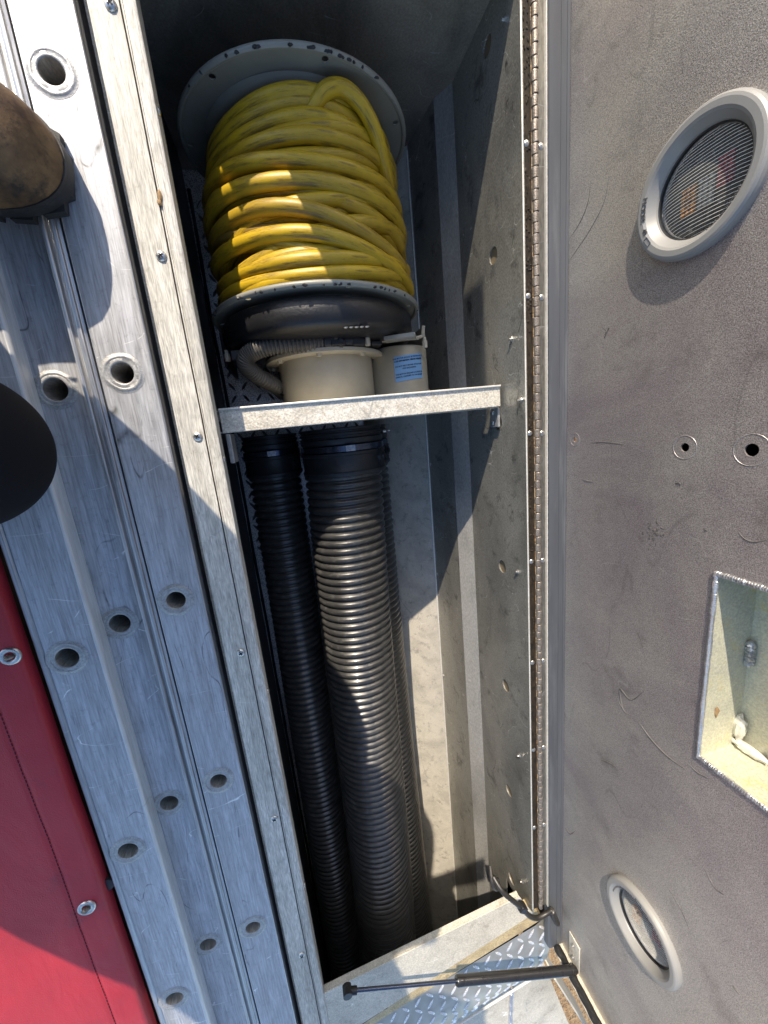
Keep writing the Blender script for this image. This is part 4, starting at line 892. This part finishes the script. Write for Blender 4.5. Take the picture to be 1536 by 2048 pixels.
def hand(sgn, w):
    w = Vector(w); fw = Vector((0.09, 0, 0.02)); jn = [(w, 0.026), (w + Vector((0.045, -sgn * 0.015, 0.008)), (0.036, 0.016)), (w + Vector((0.080, -sgn * 0.025, 0.012)), (0.038, 0.014))]; bn = [(0, 1), (1, 2)]
    for k in range(4):
        b = w + Vector((0.090, -sgn * 0.025 + (k - 1.5) * 0.019, 0.012)); L = (0.028, 0.034, 0.031, 0.024)[k]; i = len(jn)
        jn += [(b, 0.0088), (b + Vector((L, -sgn * 0.004, 0.010)), 0.0082), (b + Vector((L * 1.55, -sgn * 0.012, 0.0)), 0.0072)]; bn += [(2, i), (i, i + 1), (i + 1, i + 2)]
    i = len(jn); b = w + Vector((0.035, -sgn * 0.050, 0.0)); jn += [(b, 0.011), (b + Vector((0.030, -sgn * 0.020, 0.008)), 0.0095), (b + Vector((0.052, -sgn * 0.026, 0.012)), 0.008)]; bn += [(1, i), (i, i + 1), (i + 1, i + 2)]
    return skin_body('hand', jn, bn, 'skin', person)
hand(1, (-0.250, 0.05, 0.580)); hand(-1, (-0.250, -0.08, 0.580))
# trousers over the kneeling leg: one closed cloth surface
tr = MB(); tr.tube([(-0.80, 0.02, 0.060), (-0.62, 0.02, 0.075), (-0.46, 0.02, 0.085), (-0.34, 0.020, 0.088)], [0.055, 0.072, 0.080, 0.070], 24)
tr.tube([(-0.335, 0.020, 0.100), (-0.40, 0.02, 0.150), (-0.52, 0.02, 0.22), (-0.62, 0.03, 0.30)], [0.074, 0.092, 0.11, 0.13], 24)
tr.blob((-0.322, 0.020, 0.094), 0.084, 0.083, 0.084, 28, 18)
tro = obj('trousers', tr, 'trouser', person, fix=False)
rm_ = tro.modifiers.new('remesh', 'REMESH'); rm_.mode = 'VOXEL'; rm_.voxel_size = 0.007; rm_.use_smooth_shade = True
sm_ = tro.modifiers.new('smooth', 'SMOOTH'); sm_.factor = 0.8; sm_.iterations = 14
tag(obj('phone', MB().box(-0.152, 0.018, -0.060, 0.016, 0.556, 0.5645), 'strut_body', None, 0.002), 'dark phone held out over the compartment in both hands', 'phone')

# boot: leather upper lofted over a lugged sole, toe pointing right
BC = Vector((-0.186, 0.300, 0.0)); BA = radians(-10)
def bfn(l, wd, z):    # l back from the toe, wd across (+ is up in the picture)
    return BC + Vector((-l * cos(BA) - wd * sin(BA) * -1 * 0 + 0, 0, 0)) + Vector((0, 0, z)) + Vector((sin(BA) * wd * -1, cos(BA) * wd, 0)) * 1 + Vector((0, -l * sin(BA), 0))
def half_w(l):        # outline of the sole
    if l < 0.080: return 0.054 * sqrt(max(0, 1 - ((0.080 - l) / 0.080) ** 2)) + 0.002
    if l < 0.14: return 0.056 - 0.010 * (l - 0.080) / 0.060
    if l < 0.25: return 0.046 - 0.004 * sin((l - 0.14) / 0.11 * pi)
    return 0.045 * sqrt(max(0.05, 1 - ((l - 0.25) / 0.06) ** 2))
ls = [0.00002, 0.0006, 0.002, 0.0045, 0.008, 0.016, 0.027, 0.04, 0.055, 0.075, 0.10, 0.13, 0.16, 0.19, 0.22, 0.25, 0.275, 0.295, 0.305]
up = MB(); ns = 22
for l in ls:
    w_ = half_w(l) * 1.0; top = 0.030 + 0.062 * (1 - math.exp(-l / 0.022)) + 0.26 * max(0, l - 0.11) ** 1.05 if l < 0.2 else 0.030 + 0.062 + 0.26 * 0.09 + (l - 0.2) * 0.3
    top = min(top, 0.135)
    for k in range(ns + 1):
        a = pi * k / ns; cx = cos(a); sx = sin(a)
        up.v.append(tuple(bfn(l, w_ * (abs(cx) ** 0.75) * (1 if cx > 0 else -1), 0.026 + (top - 0.026) * sx ** 0.72)))
for j in range(len(ls) - 1):
    for k in range(ns): a = j * (ns + 1) + k; up.f.append((a, a + 1, a + ns + 2, a + ns + 1))
boot = obj('boot', up, 'boot', person, angle=80)
shf = MB(); shf.tube([bfn(0.235, 0, 0.09), bfn(0.235, 0, 0.13), bfn(0.23, 0, 0.19), bfn(0.225, 0, 0.26)], [0.052, 0.055, 0.058, 0.062], 20); obj('shaft', shf, 'boot', boot)
def outline(f, n=60):
    P_ = []
    for i in range(n + 1): l = 0.305 * (1 - cos(pi * i / n)) / 2; P_.append((l, half_w(l) * f))
    return P_ + [(l, -w_) for l, w_ in P_[::-1]]
def slab(f0, z0, f1, z1, grow=0.0):
    o0, o1 = outline(f0), outline(f1); n = len(o0); mb = MB()
    mb.add([bfn(l - grow * (1 if l < 0.05 else 0), w_, z0) for l, w_ in o0] + [bfn(l - grow * (1 if l < 0.05 else 0), w_, z1) for l, w_ in o1], [(i, (i + 1) % n, (i + 1) % n + n, i + n) for i in range(n)] + [tuple(range(n))[::-1], tuple(range(n, 2 * n))]); return mb
obj('welt', slab(1.02, 0.024, 1.01, 0.029, 0.0015), 'sole', boot)
obj('midsole', slab(0.98, 0.010, 1.02, 0.0238, 0.0015), 'sole', boot)
lg = MB()
for sgn in (1, -1):
    for i in range(10):
        l = 0.010 + i * 0.030; w_ = half_w(l + 0.009)
        a0_, b0_ = bfn(l, sgn * (w_ * 1.0), 0), bfn(l + 0.021, sgn * (half_w(l + 0.021) * 1.0), 0); c0_, d0_ = bfn(l + 0.021, sgn * w_ * 0.45, 0), bfn(l, sgn * w_ * 0.45, 0)
        q = [a0_, b0_, c0_, d0_]; lg.add([p + Vector((0, 0, 0.001)) for p in q] + [p + Vector((0, 0, 0.0105)) for p in q], [(0, 1, 2, 3), (7, 6, 5, 4), (0, 4, 5, 1), (1, 5, 6, 2), (2, 6, 7, 3), (3, 7, 4, 0)])
lg.add([bfn(0.003, 0.02, 0.001), bfn(0.003, -0.02, 0.001), bfn(0.02, -0.03, 0.001), bfn(0.02, 0.03, 0.001), bfn(0.003, 0.02, 0.0105), bfn(0.003, -0.02, 0.0105), bfn(0.02, -0.03, 0.0105), bfn(0.02, 0.03, 0.0105)], [(0, 1, 2, 3), (7, 6, 5, 4), (0, 4, 5, 1), (1, 5, 6, 2), (2, 6, 7, 3), (3, 7, 4, 0)])
obj('lugs', lg, 'sole', boot)
for k in range(4): place('eyelet', screw_mesh('eyelet', 0.0045, 0.003), boot, bfn(0.115 + k * 0.018, -0.030, 0.098 + k * 0.006), (0.6, 0, 0))
